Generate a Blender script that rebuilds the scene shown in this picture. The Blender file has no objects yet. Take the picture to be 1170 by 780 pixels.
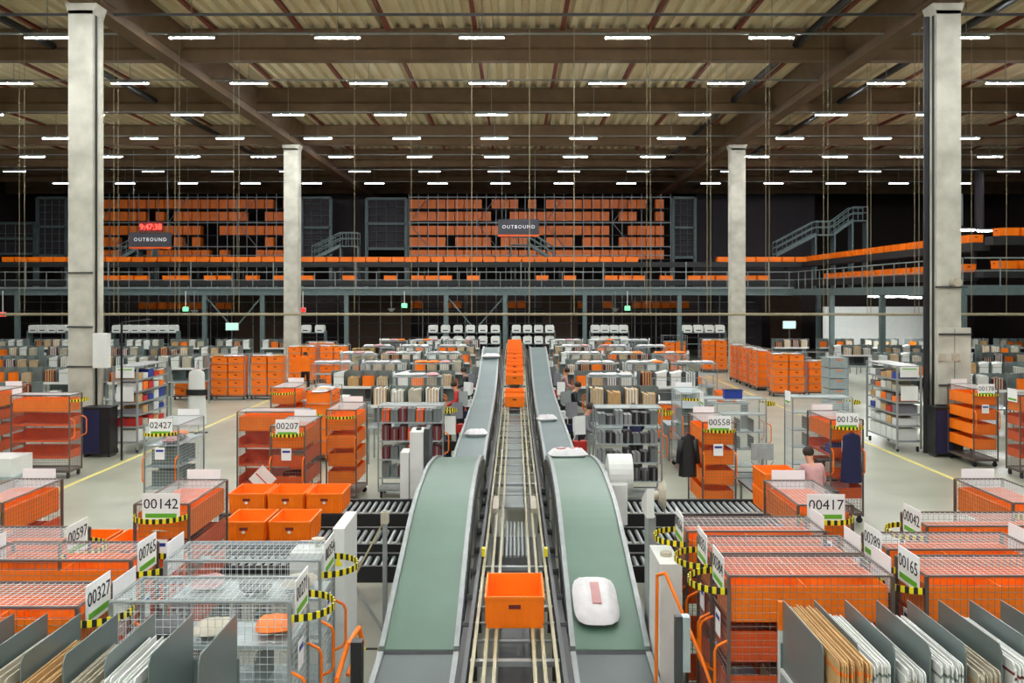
import bpy, math, random
from mathutils import Vector
random.seed(7)
PI = math.pi
S = bpy.context.scene
C = S.collection
F, VX, VY, CH = 1050.0, 588.0, 337.0, 4.4     # focal length in pixels, vanishing point, camera height
ORD = 'first second third fourth fifth sixth seventh eighth ninth tenth eleventh twelfth thirteenth fourteenth fifteenth sixteenth seventeenth eighteenth nineteenth twentieth'.split()
ORD += ['twenty-' + o for o in ORD[:9]] + ['thirtieth'] + ['thirty-' + o for o in ORD[:9]]

# ------------------------------------------------------------------ materials
def lin(c):
    return tuple(((v / 255) / 12.92 if v / 255 < .04045 else ((v / 255 + .055) / 1.055) ** 2.4) for v in c)
MATS = {}
def mat(name, rgb, rough=.5, metal=0., var=.1, scale=6., emit=0., spec=.5, bump=0., alpha=1.):
    m = bpy.data.materials.new(name); m.use_nodes = True
    nt = m.node_tree; b = nt.nodes['Principled BSDF']
    c = lin(rgb)
    b.inputs['Roughness'].default_value = rough; b.inputs['Metallic'].default_value = metal
    b.inputs['Specular IOR Level'].default_value = spec
    tc = nt.nodes.new('ShaderNodeTexCoord'); n = nt.nodes.new('ShaderNodeTexNoise')
    n.inputs['Scale'].default_value = scale; n.inputs['Detail'].default_value = 4
    nt.links.new(tc.outputs['Object'], n.inputs['Vector'])
    r = nt.nodes.new('ShaderNodeValToRGB')
    r.color_ramp.elements[0].position = .3; r.color_ramp.elements[1].position = .7
    r.color_ramp.elements[0].color = tuple(v * (1 - var) for v in c) + (1,)
    r.color_ramp.elements[1].color = tuple(min(1, v * (1 + var)) for v in c) + (1,)
    nt.links.new(n.outputs['Fac'], r.inputs['Fac']); nt.links.new(r.outputs['Color'], b.inputs['Base Color'])
    if emit:
        b.inputs['Emission Color'].default_value = c + (1,); b.inputs['Emission Strength'].default_value = emit
    if bump:
        bp = nt.nodes.new('ShaderNodeBump'); bp.inputs['Strength'].default_value = bump
        nt.links.new(n.outputs['Fac'], bp.inputs['Height']); nt.links.new(bp.outputs['Normal'], b.inputs['Normal'])
    if alpha < 1: b.inputs['Alpha'].default_value = alpha
    MATS[name] = m
    return m
mat('orange', (255, 124, 6), .42, var=.06)
mat('deep_orange', (222, 84, 14), .5, var=.1)
mat('steel', (150, 156, 156), .38, .35, var=.1)
mat('post_metal', (104, 94, 88), .4, .35, var=.05)
mat('wire', (132, 124, 118), .4, .35, var=.05)
mat('light_wire', (205, 215, 216), .4, .3, var=.05)
mat('dark_steel', (74, 76, 78), .45, .3)
mat('grey_sheet', (116, 128, 126), .32, .25, var=.08, scale=2)
mat('galvanised', (168, 180, 182), .35, .3, var=.1)
mat('black', (22, 22, 25), .5)
mat('navy', (24, 26, 66), .8)
mat('blue', (32, 60, 150), .6)
mat('sign_paper', (246, 246, 246), .6, var=.01)
mat('white', (222, 224, 220), .45, var=.03)
mat('white_film', (206, 204, 206), .3, var=.08, scale=9, bump=.3)
mat('cream', (186, 178, 158), .5)
mat('card', (196, 156, 104), .8, var=.12, scale=12)
mat('red', (190, 40, 34), .6)
mat('maroon', (110, 34, 34), .6)
mat('green', (104, 178, 44), .6, var=.03)
mat('yellow', (240, 222, 20), .5, var=.04)
mat('ink', (30, 30, 32), .7)
mat('teal', (110, 190, 200), .6)
mat('tan_rail', (164, 156, 124), .4, .1)
mat('belt_green', (84, 114, 98), .38, var=.1, scale=1.2)
mat('belt_blue', (88, 108, 108), .38, var=.1, scale=1.2)
mat('belt_dark', (76, 88, 88), .4, var=.08, scale=1.5)
mat('rail_grey', (128, 136, 134), .5, .1)
mat('sign_board', (52, 52, 60), .6)
mat('mezz_steel', (96, 112, 112), .5, .1)
mat('mezz_dark', (30, 33, 34), .6)
mat('wood', (186, 156, 96), .7, var=.2, scale=8)
mat('door_brown', (92, 68, 54), .7)
mat('skin', (206, 150, 120), .6)
mat('hair', (50, 34, 26), .7)
mat('grey_cloth', (120, 118, 124), .8)
mat('pink_cloth', (196, 150, 150), .8)
mat('blue_jeans', (34, 44, 84), .8)
mat('tape_yellow', (236, 224, 130), .5)
mat('tube_lamp', (247, 250, 250), .5, emit=46)
mat('tube_lamp_dim', (240, 240, 250), .5, emit=9)
mat('exit_green', (90, 220, 130), .5, emit=.35)
mat('exit_red', (230, 30, 30), .5, emit=.25)
mat('led_red', (255, 40, 30), .5, emit=1.6)
mat('screen', (190, 240, 224), .3, emit=.08)
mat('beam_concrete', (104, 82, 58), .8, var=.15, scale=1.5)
mat('deck', (216, 202, 166), .6, .1, var=.06, scale=.6)
mat('purlin_red', (120, 52, 36), .6)
mat('wall_brown', (46, 36, 34), .8, var=.1, scale=.5)
mat('panel_grey', (60, 54, 58), .7, var=.08, scale=.5)
mat('rope', (150, 140, 112), .6)

def concrete(name, a, b_, rough, scale, bump=.05):
    m = bpy.data.materials.new(name); m.use_nodes = True; nt = m.node_tree; b = nt.nodes['Principled BSDF']
    tc = nt.nodes.new('ShaderNodeTexCoord'); n1 = nt.nodes.new('ShaderNodeTexNoise'); n2 = nt.nodes.new('ShaderNodeTexNoise')
    n1.inputs['Scale'].default_value = scale; n1.inputs['Detail'].default_value = 8
    n2.inputs['Scale'].default_value = scale * .25; n2.inputs['Detail'].default_value = 3
    for n in (n1, n2): nt.links.new(tc.outputs['Object'], n.inputs['Vector'])
    mx = nt.nodes.new('ShaderNodeMath'); mx.operation = 'MULTIPLY_ADD'; mx.inputs[1].default_value = .5
    nt.links.new(n1.outputs['Fac'], mx.inputs[0])
    m2 = nt.nodes.new('ShaderNodeMath'); m2.operation = 'MULTIPLY'; m2.inputs[1].default_value = .5
    nt.links.new(n2.outputs['Fac'], m2.inputs[0]); nt.links.new(m2.outputs[0], mx.inputs[2])
    r = nt.nodes.new('ShaderNodeValToRGB'); e = r.color_ramp.elements
    e[0].position, e[1].position = .36, .62
    e[0].color = lin(a) + (1,); e[1].color = lin(b_) + (1,)
    nt.links.new(mx.outputs[0], r.inputs['Fac']); nt.links.new(r.outputs['Color'], b.inputs['Base Color'])
    bp = nt.nodes.new('ShaderNodeBump'); bp.inputs['Strength'].default_value = bump
    nt.links.new(n1.outputs['Fac'], bp.inputs['Height']); nt.links.new(bp.outputs['Normal'], b.inputs['Normal'])
    b.inputs['Roughness'].default_value = rough
    MATS[name] = m
concrete('floor', (152, 154, 138), (176, 178, 160), .3, .7, .02)
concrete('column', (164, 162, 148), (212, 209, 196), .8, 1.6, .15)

# ------------------------------------------------------------------ mesh builder
class MB:
    def __init__(s): s.v = []; s.f = []; s.m = []
    def add(s, vs, fs, m=0):
        o = len(s.v); s.v += [tuple(v) for v in vs]
        for f in fs: s.f.append(tuple(i + o for i in f)); s.m.append(m)
        return s
    def box(s, x0, x1, y0, y1, z0, z1, m=0):
        return s.add([(x, y, z) for z in (z0, z1) for y in (y0, y1) for x in (x0, x1)],
                     [(0, 2, 3, 1), (4, 5, 7, 6), (0, 1, 5, 4), (2, 6, 7, 3), (0, 4, 6, 2), (1, 3, 7, 5)], m)
    def rod(s, p, q, r, n=6, m=0, r2=None, cap=True):
        p, q = Vector(p), Vector(q); d = (q - p)
        if d.length < 1e-6: return s
        d.normalize(); a = d.orthogonal().normalized(); b = d.cross(a); r2 = r if r2 is None else r2
        vs = []
        for c, rr in ((p, r), (q, r2)):
            for i in range(n):
                t = 2 * PI * (i + .5) / n; vs.append(c + a * math.cos(t) * rr + b * math.sin(t) * rr)
        fs = [(i, (i + 1) % n, n + (i + 1) % n, n + i) for i in range(n)]
        if cap: fs += [tuple(range(n))[::-1], tuple(range(n, 2 * n))]
        return s.add(vs, fs, m)
    def path(s, pts, r, n=6, m=0):
        for a, b in zip(pts, pts[1:]): s.rod(a, b, r, n, m)
        return s
    def prism(s, poly, axis, a, b, m=0):   # poly in the two other axes
        def mk(u, v, w): return {'x': (w, u, v), 'y': (u, w, v), 'z': (u, v, w)}[axis]
        n = len(poly)
        vs = [mk(u, v, a) for u, v in poly] + [mk(u, v, b) for u, v in poly]
        return s.add(vs, [tuple(range(n))[::-1], tuple(range(n, 2 * n))] + [(i, (i + 1) % n, n + (i + 1) % n, n + i) for i in range(n)], m)
    def grid(s, o, u, v, nu, nv, w, m=0):   # wire grid: origin, two edge vectors
        o, u, v = Vector(o), Vector(u), Vector(v)
        for i in range(nu + 1):
            s.rod(o + u * (i / nu), o + u * (i / nu) + v, w, 4, m, cap=False)
        for j in range(nv + 1):
            s.rod(o + v * (j / nv), o + v * (j / nv) + u, w, 4, m, cap=False)
        return s
    def ball(s, c, rx, ry, rz, nu=10, nv=6, m=0):
        vs = [(c[0], c[1], c[2] + rz)]
        for j in range(1, nv):
            for i in range(nu):
                t, p = 2 * PI * i / nu, PI * j / nv
                vs.append((c[0] + rx * math.sin(p) * math.cos(t), c[1] + ry * math.sin(p) * math.sin(t), c[2] + rz * math.cos(p)))
        vs.append((c[0], c[1], c[2] - rz)); L = len(vs) - 1
        fs = [(0, 1 + i, 1 + (i + 1) % nu) for i in range(nu)]
        for j in range(nv - 2):
            for i in range(nu):
                a = 1 + j * nu + i; b = 1 + j * nu + (i + 1) % nu
                fs.append((a, a + nu, b + nu, b))
        fs += [(L, L - nu + (i + 1) % nu, L - nu + i) for i in range(nu)]
        return s.add(vs, fs, m)
    def mesh(s, name, mats, smooth=False):
        me = bpy.data.meshes.new(name); me.from_pydata(s.v, [], s.f)
        for m in mats: me.materials.append(MATS[m])
        me.polygons.foreach_set('material_index', s.m)
        if smooth: me.polygons.foreach_set('use_smooth', [True] * len(s.f))
        me.update(); return me

def link(o, parent=None, loc=(0, 0, 0), rz=0.):
    C.objects.link(o)
    if parent is not None: o.parent = parent
    o.location = loc; o.rotation_euler = (0, 0, rz)
    return o
def tag(o, label, cat, group=None, kind=None):
    o['label'] = label; o['category'] = cat
    if group: o['group'] = group
    if kind: o['kind'] = kind
    return o
def root(name, label, cat, loc=(0, 0, 0), rz=0., group=None):
    o = bpy.data.objects.new(name, None); o.empty_display_size = .1
    link(o, None, loc, rz); return tag(o, label, cat, group)
def M(name, mb, mats, parent=None, loc=(0, 0, 0), rz=0., smooth=False):
    if isinstance(mats, str): mats = [mats]
    return link(bpy.data.objects.new(name, mb.mesh(name, mats, smooth)), parent, loc, rz)
CACHE = {}
def K(key, name, fn, mats, parent=None, loc=(0, 0, 0), rz=0., smooth=False):   # shared mesh, own object
    if isinstance(mats, str): mats = [mats]
    k = (key, tuple(mats))
    if k not in CACHE: CACHE[k] = fn().mesh(name, mats, smooth)
    return link(bpy.data.objects.new(name, CACHE[k]), parent, loc, rz)
def struct(name, mb, mats, loc=(0, 0, 0), rz=0.):
    o = M(name, mb, mats, None, loc, rz); o['kind'] = 'structure'; return o
def text(name, body, size, parent, loc, rot, m='ink', spacing=1., extrude=.001):
    cu = bpy.data.curves.new(name, 'FONT'); cu.body = body; cu.size = size; cu.align_x = 'CENTER'; cu.align_y = 'CENTER'
    cu.space_character = spacing; cu.extrude = extrude; cu.resolution_u = 2; cu.materials.append(MATS[m])
    tmp = bpy.data.objects.new(name, cu); me = bpy.data.meshes.new_from_object(tmp); bpy.data.objects.remove(tmp); me.name = name
    o = bpy.data.objects.new(name, me); C.objects.link(o); o.parent = parent; o.location = loc; o.rotation_euler = rot
    return o
def X(px, d): return (px - VX) * d / F
def Z(py, d): return CH - (py - VY) * d / F

# ------------------------------------------------------------------ shell
HZ = 13.9    # underside of roof deck
struct('floor', MB().box(-42, 42, -32, 84, -.2, 0), 'floor')
def stripe(pts, w=.11):
    mb = MB()
    for (x0, y0), (x1, y1) in pts:
        mb.box(min(x0, x1) - w / 2, max(x0, x1) + w / 2, y0, y1, 0, .004)
    return mb
tag(M('floor_marking', stripe([((-10.3, 8), (-10.3, 60))]), 'tape_yellow'), 'yellow painted line on the floor along the left aisle', 'floor marking')
tag(M('floor_marking', stripe([((10.5, 8), (10.5, 62))]), 'tape_yellow'), 'yellow painted line on the floor along the right aisle', 'floor marking')
struct('wall_back', MB().box(-42, 42, 84, 84.3, 0, 16), 'wall_brown')
struct('wall_front', MB().box(-42, 42, -32.3, -32, 0, 16), 'white')
struct('wall_left', MB().box(-42.3, -42, -32, 84, 0, 16), 'wall_brown')
struct('wall_right', MB().box(42, 42.3, -32, 84, 0, 16), 'wall_brown')
mb = MB()
pts = []
x = -42
while x < 42:
    pts += [(x, HZ), (x + .2, HZ), (x + .27, HZ + .16), (x + .43, HZ + .16)]; x += .5
pts.append((42, HZ))
top = [(42, HZ + .5), (-42, HZ + .5)]
n = len(pts)
mb.add([(p, -32, z) for p, z in pts] + [(p, 84, z) for p, z in pts], [(i, i + 1, n + i + 1, n + i) for i in range(n - 1)])
mb.box(-42, 42, -32, 84, HZ + .3, HZ + .5)
struct('ceiling', mb, 'deck')
for i, k in enumerate(range(-12, 14)):
    x = -1.4 + 3.1 * k
    struct('trim_%d' % (i + 1), MB().box(x - .07, x + .07, -32, 84, HZ - .1, HZ - .001), 'purlin_red')
BEAMS = [-24, -14.4, -4.8, 4.9, 14.5, 24.2, 33, 42.3, 51.5, 60, 68, 76]
for i, d in enumerate(BEAMS):
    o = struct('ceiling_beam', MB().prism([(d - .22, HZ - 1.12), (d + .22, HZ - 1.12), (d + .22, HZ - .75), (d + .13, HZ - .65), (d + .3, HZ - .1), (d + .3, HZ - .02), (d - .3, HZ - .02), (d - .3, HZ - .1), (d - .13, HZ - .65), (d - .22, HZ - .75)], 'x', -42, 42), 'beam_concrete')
CX = 12.05
for s in (-1, 1):
    x = s * CX
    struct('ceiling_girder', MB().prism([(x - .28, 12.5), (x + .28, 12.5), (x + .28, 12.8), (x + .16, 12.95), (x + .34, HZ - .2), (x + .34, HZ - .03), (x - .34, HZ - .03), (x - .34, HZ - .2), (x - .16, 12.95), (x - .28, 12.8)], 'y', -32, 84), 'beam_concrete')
    for d, h in ((25.82, .34), (49.8, .38)):
        mb = MB().box(-h, h, -h, h, 0, 12.3)
        mb.prism([(-h, 12.2), (h, 12.2), (h + .1, 12.5), (-h - .1, 12.5)], 'y', -h, h)
        c = M('concrete_column', mb, 'column', None, (s * 12.04, d, 0))
        c['kind'] = 'structure'
        if d < 30:
            M('edge_groove', MB().box(-s * (h + .005) - .01, -s * (h + .005) + .01, -.2, -.08, .1, 12.2), 'ink', c)

# ------------------------------------------------------------------ ceiling lamps
LX = [-33.2, -28.6, -24, -19.4, -14.9, -10.3, -5.65, -1.05, 3.6, 8.2, 14.4, 19, 23.6, 28.2, 32.8]
LD = [-22, -15.6, -9.3, -3, 3.5, 10.2, 16.8, 23.1, 29.3, 35.6, 41.8, 48.1, 54.5, 61, 67.5]
LZ = 12.6
def lamp_house(): return MB().box(-.72, .72, -.07, .07, .02, .09).box(-.72, .72, -.075, -.06, .0, .09).box(-.72, .72, .06, .075, .0, .09).box(-.01, .01, -.01, .01, .09, HZ - LZ)
def lamp_tube(): return MB().box(-.7, .7, -.05, .05, -.018, .0)
for r, d in enumerate(LD):
    k = 0
    tr = tag(M('lamp_track', MB().box(-34, 34, -.025, .025, .0, .05), 'steel', None, (0, d, LZ + .1)),
             'long thin lamp track carrying the %s row of ceiling lamps from the front' % ORD[r], 'lamp track')
    for x in LX:
        if abs(x) > d * .56 + 12 and d > 3.6: pass
        if d > 29 and abs(x) > d * .6 + 1.5: continue
        if d < 29 and (abs(x) > 20): continue
        k += 1
        o = root('ceiling_lamp', 'lit strip lamp, %s row from the front, %s from the left' % (ORD[r], ORD[k - 1]), 'ceiling lamp', (x, d, LZ), 0, 'strip lamps under the roof')
        K('lh', 'housing', lamp_house, 'steel', o); K('lt', 'diffuser', lamp_tube, 'tube_lamp' if d < 60 else 'tube_lamp_dim', o)

# overhead trays, pipes, ropes
tag(M('cable_tray', MB().box(-30, 30, -.03, .03, 0, .07), 'dark_steel', None, (0, 27, Z(18, 27))), 'thin dark cable tray crossing under the roof in front of all lamps', 'cable tray')
tag(M('busbar_pipe', MB().rod((-22, 0, 0), (22, 0, 0), .05, 8), 'rope', None, (0, 32.3, Z(359, 32.3))), 'long pale horizontal pipe hung on cables across the hall', 'pipe')
ropes = [22, 28, 130, 135, 200, 205, 267, 273, 405, 470, 539, 605, 656, 739, 743, 808, 812, 875, 879, 941, 946, 991, 995, 1045, 1050, 1110, 1150]
for i, px in enumerate(ropes):
    zt = HZ - .05
    tag(M('suspension_cable', MB().rod((0, 0, Z(359, 32.2)), (0, 0, zt), .009 if px not in (539, 605, 656) else .015, 4), 'rope', None, (X(px, 32.2), 32.2, 0)),
        'thin tan vertical cable holding the long pipe, %s from the left' % ORD[i], 'cable', 'cables holding the long pipe')
# dark sprinkler tubes at the roof (right side)
for i, (x, z) in enumerate([(10.05, CH + 8.95), (14.9, CH + 8.85), (-16.5, CH + 8.9)]):
    struct('ceiling_pipe', MB().rod((x, -32, z), (x, 84, z), .13, 10), 'black')

# ------------------------------------------------------------------ generic pieces
def tote_mb():
    mb = MB(); L, W, H, t = .3, .4, .32, .02     # half sizes: .6 x .8
    b = .94
    def ring(sx, sy, z): return [(-sx, -sy, z), (sx, -sy, z), (sx, sy, z), (-sx, sy, z)]
    vs = ring(L * b, W * b, 0) + ring(L - .01, W - .01, H - .03) + ring(L, W, H - .03) + ring(L, W, H) + ring(L - t, W - t, H) + ring(L * b - t, W * b - t, .02)
    fs = [(3, 2, 1, 0)]
    for k in range(5):
        for i in range(4): j = (i + 1) % 4; fs.append((k * 4 + i, k * 4 + j, k * 4 + 4 + j, k * 4 + 4 + i))
    fs.append((20, 21, 22, 23)); mb.add(vs, fs)
    for i in range(-2, 3):       # ribs
        for s in (-1, 1):
            mb.box(i * .12 - .008, i * .12 + .008, s * (W - .012) - .008, s * (W - .012) + .008, .03, H - .02)
            mb.box(s * (L - .012) - .008, s * (L - .012) + .008, i * .16 - .008, i * .16 + .008, .03, H - .02)
    for s in (-1, 1): mb.box(-.06, .06, s * (W + .001) - .003, s * (W + .001) + .003, .2, .24, 1)
    return mb
NT = [0]
def tote(x, y, z, label, rz=0., group=None, sx=1., col='orange', name='orange_tote'):
    o = K('tote', name, tote_mb, [col, 'maroon'], None, (x, y, z), rz)
    if sx != 1: o.scale = (sx, sx, 1)
    NT[0] += 1
    return tag(o, label, 'tote', group)

def pillow_mb(seed=0, l=.35, w=.25, h=.06):
    r = random.Random(seed); mb = MB(); nx, ny = 8, 6; vs = []; 
    for s in (1, -1):
        for j in range(ny + 1):
            for i in range(nx + 1):
                u, v = i / nx * 2 - 1, j / ny * 2 - 1
                hh = h * ((1 - u ** 4) * (1 - v ** 4)) ** .6 * (1 + r.uniform(-.2, .2))
                vs.append((u * l * (1 - .16 * v ** 4), v * w * (1 - .16 * u ** 4), s * hh))
    n1 = (nx + 1) * (ny + 1); fs = []
    for j in range(ny):
        for i in range(nx):
            a = j * (nx + 1) + i
            fs += [(a, a + 1, a + nx + 2, a + nx + 1), (n1 + a + nx + 1, n1 + a + nx + 2, n1 + a + 1, n1 + a)]
    mb.add(vs, fs); return mb
def parcel(x, y, z, label, rz=0., col='white_film', sc=1., group=None, stripe=False, seed=0, tilt=0., name='mailing_bag', shape=(.35, .25)):
    o = K('pil%d%s' % (seed % 4, shape), name, lambda: pillow_mb(seed, *shape), col, None, (x, y, z), rz, True)
    o.scale = (sc,) * 3
    if tilt: o.rotation_euler = (tilt, 0, rz)
    tag(o, label, 'parcel', group)
    if stripe:
        M('red_print', MB().box(-.2, .2, -.05, .05, .052, .066), 'pink_cloth', o)
    return o

# ------------------------------------------------------------------ wire trolley
TL, TW, TH = .7, .31, 2.0
def t_frame():
    mb = MB(); r = .014
    for x in (-TL, TL):
        for y in (-TW, TW):
            mb.box(x - r, x + r, y - r, y + r, .14, TH)
    for z in (.2, TH):
        for y in (-TW, TW): mb.rod((-TL, y, z), (TL, y, z), .012)
        for x in (-TL, TL): mb.rod((x, -TW, z), (x, TW, z), .012)
    mb.box(-TL, TL, -TW, TW, .15, .19)
    return mb
def t_long(): return MB().grid((-TL, 0, .22), (2 * TL, 0, 0), (0, 0, TH - .24), 24, 30, .0022)
def t_end(): return MB().grid((0, -TW, .22), (0, 2 * TW, 0), (0, 0, TH - .24), 11, 30, .0022)
def t_top(): return MB().grid((-TL, -TW, TH), (2 * TL, 0, 0), (0, 2 * TW, 0), 24, 12, .0023)
def t_caster():
    mb = MB().box(-.03, .03, -.03, .03, .1, .15); mb.rod((-.02, 0, .06), (.02, 0, .06), .06, 10); return mb
def t_handle():
    return MB().path([(0, 0, .95), (.1, 0, 1.0), (.12, 0, 1.05), (.12, 0, 1.35), (.1, 0, 1.4), (0, 0, 1.45)], .013)
def t_tray(h):
    def f():
        a, b, t = TL - .03, TW - .025, .008
        mb = MB().box(-a, a, -b, b, 0, .012)
        mb.box(-a, a, -b, -b + t, 0, h).box(-a, a, b - t, b, 0, h)
        mb.box(-a, -a + t, -b, b, 0, h).box(a - t, a, -b, b, 0, h)
        mb.box(-.005, .005, -b, b, 0, h * .9)
        return mb
    return f
def t_shelf():
    a, b = TL - .02, TW - .02
    return MB().box(-a, a, -b, b, 0, .01).box(-a, a, -b, -b + .008, 0, .05).box(-a, a, b - .008, b, 0, .26).box(-a, -a + .008, -b, b, 0, .2).box(a - .008, a, -b, b, 0, .2)
def t_gshelf():
    a, b = TL - .02, TW - .02
    mb = MB().box(-a, a, -b, b, 0, .01).box(-a, a, -b, -b + .008, 0, .03)
    return mb
def t_hoop():
    mb = MB(); n = 26
    for i in range(n):
        t0, t1 = -PI / 2 + PI * i / n, -PI / 2 + PI * (i + 1) / n
        R = (TW, TW - .012); a, b = .28, .04
        q = []
        for z in (1.84, 1.895):
            for rr in (0, .012):
                for t in (t0, t1): q.append(((.29 - rr) * math.cos(t), (TW - rr) * math.sin(t), z))
        mb.add(q, [(0, 1, 5, 4), (2, 6, 7, 3), (4, 5, 7, 6), (0, 2, 3, 1)], i % 2)
    return mb
def t_sign(): return MB().box(-.004, .004, -.215, .215, 1.82, 2.13).box(.0041, .0065, -.18, .18, 1.85, 1.9, 1)
def t_card(): return MB().box(-.003, .003, -.09, .09, 1.38, 1.6).box(.003, .0045, -.07, .07, 1.52, 1.56, 1)
def trolley(number, x, d, rz, label, kind='orange', far=False, blank_rear=True, hoop=True, gname=None, rear='sign_paper', front=True):
    o = root('wire_trolley', label, 'trolley', (x, d, 0), rz, gname)
    fr = 'dark_steel' if kind == 'orange' else 'steel'
    wr = 'wire' if kind in ('orange', 'bins') else 'light_wire'
    K('tf', 'frame', t_frame, 'post_metal' if kind in ('orange', 'bins') else 'steel', o)
    for s in (-1, 1):
        if kind == 'open': continue
        if not (kind == 'bins'): K('tl', 'side_mesh', t_long, wr, o, (0, s * TW, 0))
        K('te', 'end_mesh', t_end, wr, o, (s * TL, 0, 0))
    K('tt', 'top_mesh', t_top, 'light_wire', o)  # on orange trolleys, paler than the side wire: sheen painted into the colour
    if kind == 'orange':
        K('tr3', 'tray', t_tray(.3), 'orange', o, (0, 0, 1.6))
        for z in (1.26, .88, .48): K('tsh', 'shelf', t_shelf, 'deep_orange', o, (0, 0, z))
    elif kind == 'bins':
        for z in (1.58, 1.2, .82, .44): K('tr28', 'tray', t_tray(.27), 'orange', o, (0, 0, z))
    else:
        for z in (1.62, 1.22, .82, .42): K('tgs', 'shelf', t_gshelf, 'galvanised', o, (0, 0, z))
        for z in ((1.22, .82) if kind == 'grey' else ()):
            for xx in (-.3, .1, .42): K('tdv', 'divider', lambda: MB().box(-.004, .004, -TW + .03, TW - .03, .01, .3), 'grey_sheet', o, (xx, 0, z))
    if not far:
        for sx in (-1, 1):
            for sy in (-1, 1): K('tc', 'caster', t_caster, 'black', o, (sx * (TL - .06), sy * (TW - .05), 0))
    for s in (-1, 1):
        hd = K('th', 'handle', t_handle, 'orange', o, (TL, s * (TW - .01), 0))
    if number is not None:
        sg = K('ts', 'number_sign', t_sign, ['sign_paper', 'green'], o, (TL + .022, 0, 0))
        text('number', number, .165, sg, (.0065, 0, 2.005), (PI / 2, 0, PI / 2), 'ink', .98)
        K('tcd', 'info_card', t_card, ['sign_paper', 'blue'], o, (TL + .02, -.02, 0))
    if blank_rear:
        K('ts2', 'rear_sign', t_sign, [rear, 'green'], o, (-TL - .022, 0, 0), PI)
    if hoop: K('thp', 'hazard_hoop', t_hoop, ['yellow', 'ink'], o, (TL, 0, 0))
    return o
Xl, Xr, Yc = 0., PI, -PI / 2      # sign end towards +x, -x, camera
TRO = [  # number, x centre, d centre, rot, label, kind
 ('00165', 4.22, 8.16, Xr, 'orange wire trolley with sign 00165 at its left end', 'orange'),
 ('00289', 4.22, 8.98, Xr, 'orange wire trolley with sign 00289, behind trolley 00165', 'orange'),
 ('00042', 4.98, 9.85, Xr, 'orange wire trolley with sign 00042, beside the polished aisle', 'orange'),
 ('00384', 2.53, 8.16, Xr, 'orange wire trolley behind the cardboard rack, frontmost right of the belts', 'orange'),
 ('00351', 2.53, 8.85, Xr, 'orange wire trolley second back from the cardboard rack right of belts', 'orange'),
 ('00266', 2.45, 9.64, Xr, 'orange wire trolley third back from the cardboard rack right of belts', 'orange'),
 ('00417', 3.55, 11.2, Yc, 'orange wire trolley with sign 00417, facing forward right of the tall totes', 'orange'),
 (None, 6.06, 11.3, Yc, 'orange wire trolley at right picture edge with blank white rear sign', 'orange'),
 ('00327', -4.06, 7.37, Xl, 'orange wire trolley with sign 00327 behind the grey left dividers', 'orange'),
 ('00765', -4.17, 8.62, Xl, 'orange wire trolley with half hidden sign left of the white grid trolleys', 'orange'),
 ('00597', -5.1, 9.2, Xl, 'orange wire trolley with sign 00597', 'orange'),
 ('00142', -4.05, 11.25, Yc, 'orange wire trolley with sign 00142, facing forward left of the stacked totes', 'orange'),
 (None, -6.22, 11.3, Yc, 'orange wire trolley at left picture edge with blank white rear sign', 'orange'),
 ('00271', -2.46, 7.5, Xl, 'light grid trolley with grey shelves directly behind the left divider rack', 'grey'),
 ('00354', -2.46, 8.62, Xl, 'light grid trolley with grey shelves, second behind the left divider rack', 'grey'),
 ('02427', -6.5, 17.6, Yc, 'steel wire trolley with grey shelves and sign 02427', 'grey'),
 ('00207', -4.15, 17.5, Yc, 'orange wire trolley with sign 00207, behind the tilted white square sign', 'orange'),
 ('00558', 3.85, 18.0, Yc, 'trolley with four orange trays and sign 00558', 'bins'),
 ('00136', 6.4, 18.4, Yc, 'orange wire trolley with sign 00136 and a navy garment on its end', 'orange'),
 ('00178', 12.05, 24.2, Yc, 'tall orange trolley with sign 00178 beside the right column', 'bins'),
]
for t in TRO:
    n_, x, d, rz, lab, kd = t
    o = trolley(n_, x, d, rz, lab, kd)
for i, (x, d, rz, kd, lab) in enumerate([
    (-5.0, 19.2, 0, 'orange', 'orange shelf trolley standing crosswise behind trolley 00207'),
    (-3.62, 19.9, Yc, 'bins', 'orange tray trolley left of the maroon filled steel trolley'),
    (-2.25, 20.2, 0, 'open', 'steel trolley filled with maroon goods left of the far belt'),
    (2.42, 19.8, 0, 'open', 'steel trolley with shelves of dark goods right of the paper roll machine'),
    (5.1, 21.5, 0, 'grey', 'light steel trolley standing crosswise behind the workstation monitor'),
    (7.2, 21.8, 0, 'grey', 'light steel trolley with yellow tape near the right aisle'),
    (4.4, 23.2, Yc, 'grey', 'light steel trolley pointing away behind trolley 00558'),
    (12.8, 22.3, 0, 'orange', 'orange wire trolley crosswise at the right edge beyond the aisle line'),
    (14.3, 21.4, Yc, 'bins', 'orange tray trolley at right edge nearest beyond the aisle line'),
    (-11.35, 22.3, 0, 'orange', 'orange shelf trolley full of goods left of the left column'),
    (-13.2, 23.5, Yc, 'orange', 'orange trolley with small sign at the far left edge'),
    (-8.1, 26.5, Yc, 'orange', 'orange trolley inside the left aisle row, nearest one'),
    (-6.0, 24.5, Yc, 'bins', 'orange tray trolley beside the left aisle behind trolley 02427')]):
    if i == 11: continue
    trolley(None, x, d, rz, lab, kd, far=d > 24, blank_rear=i not in (0, 2, 3), hoop=True)

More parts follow.
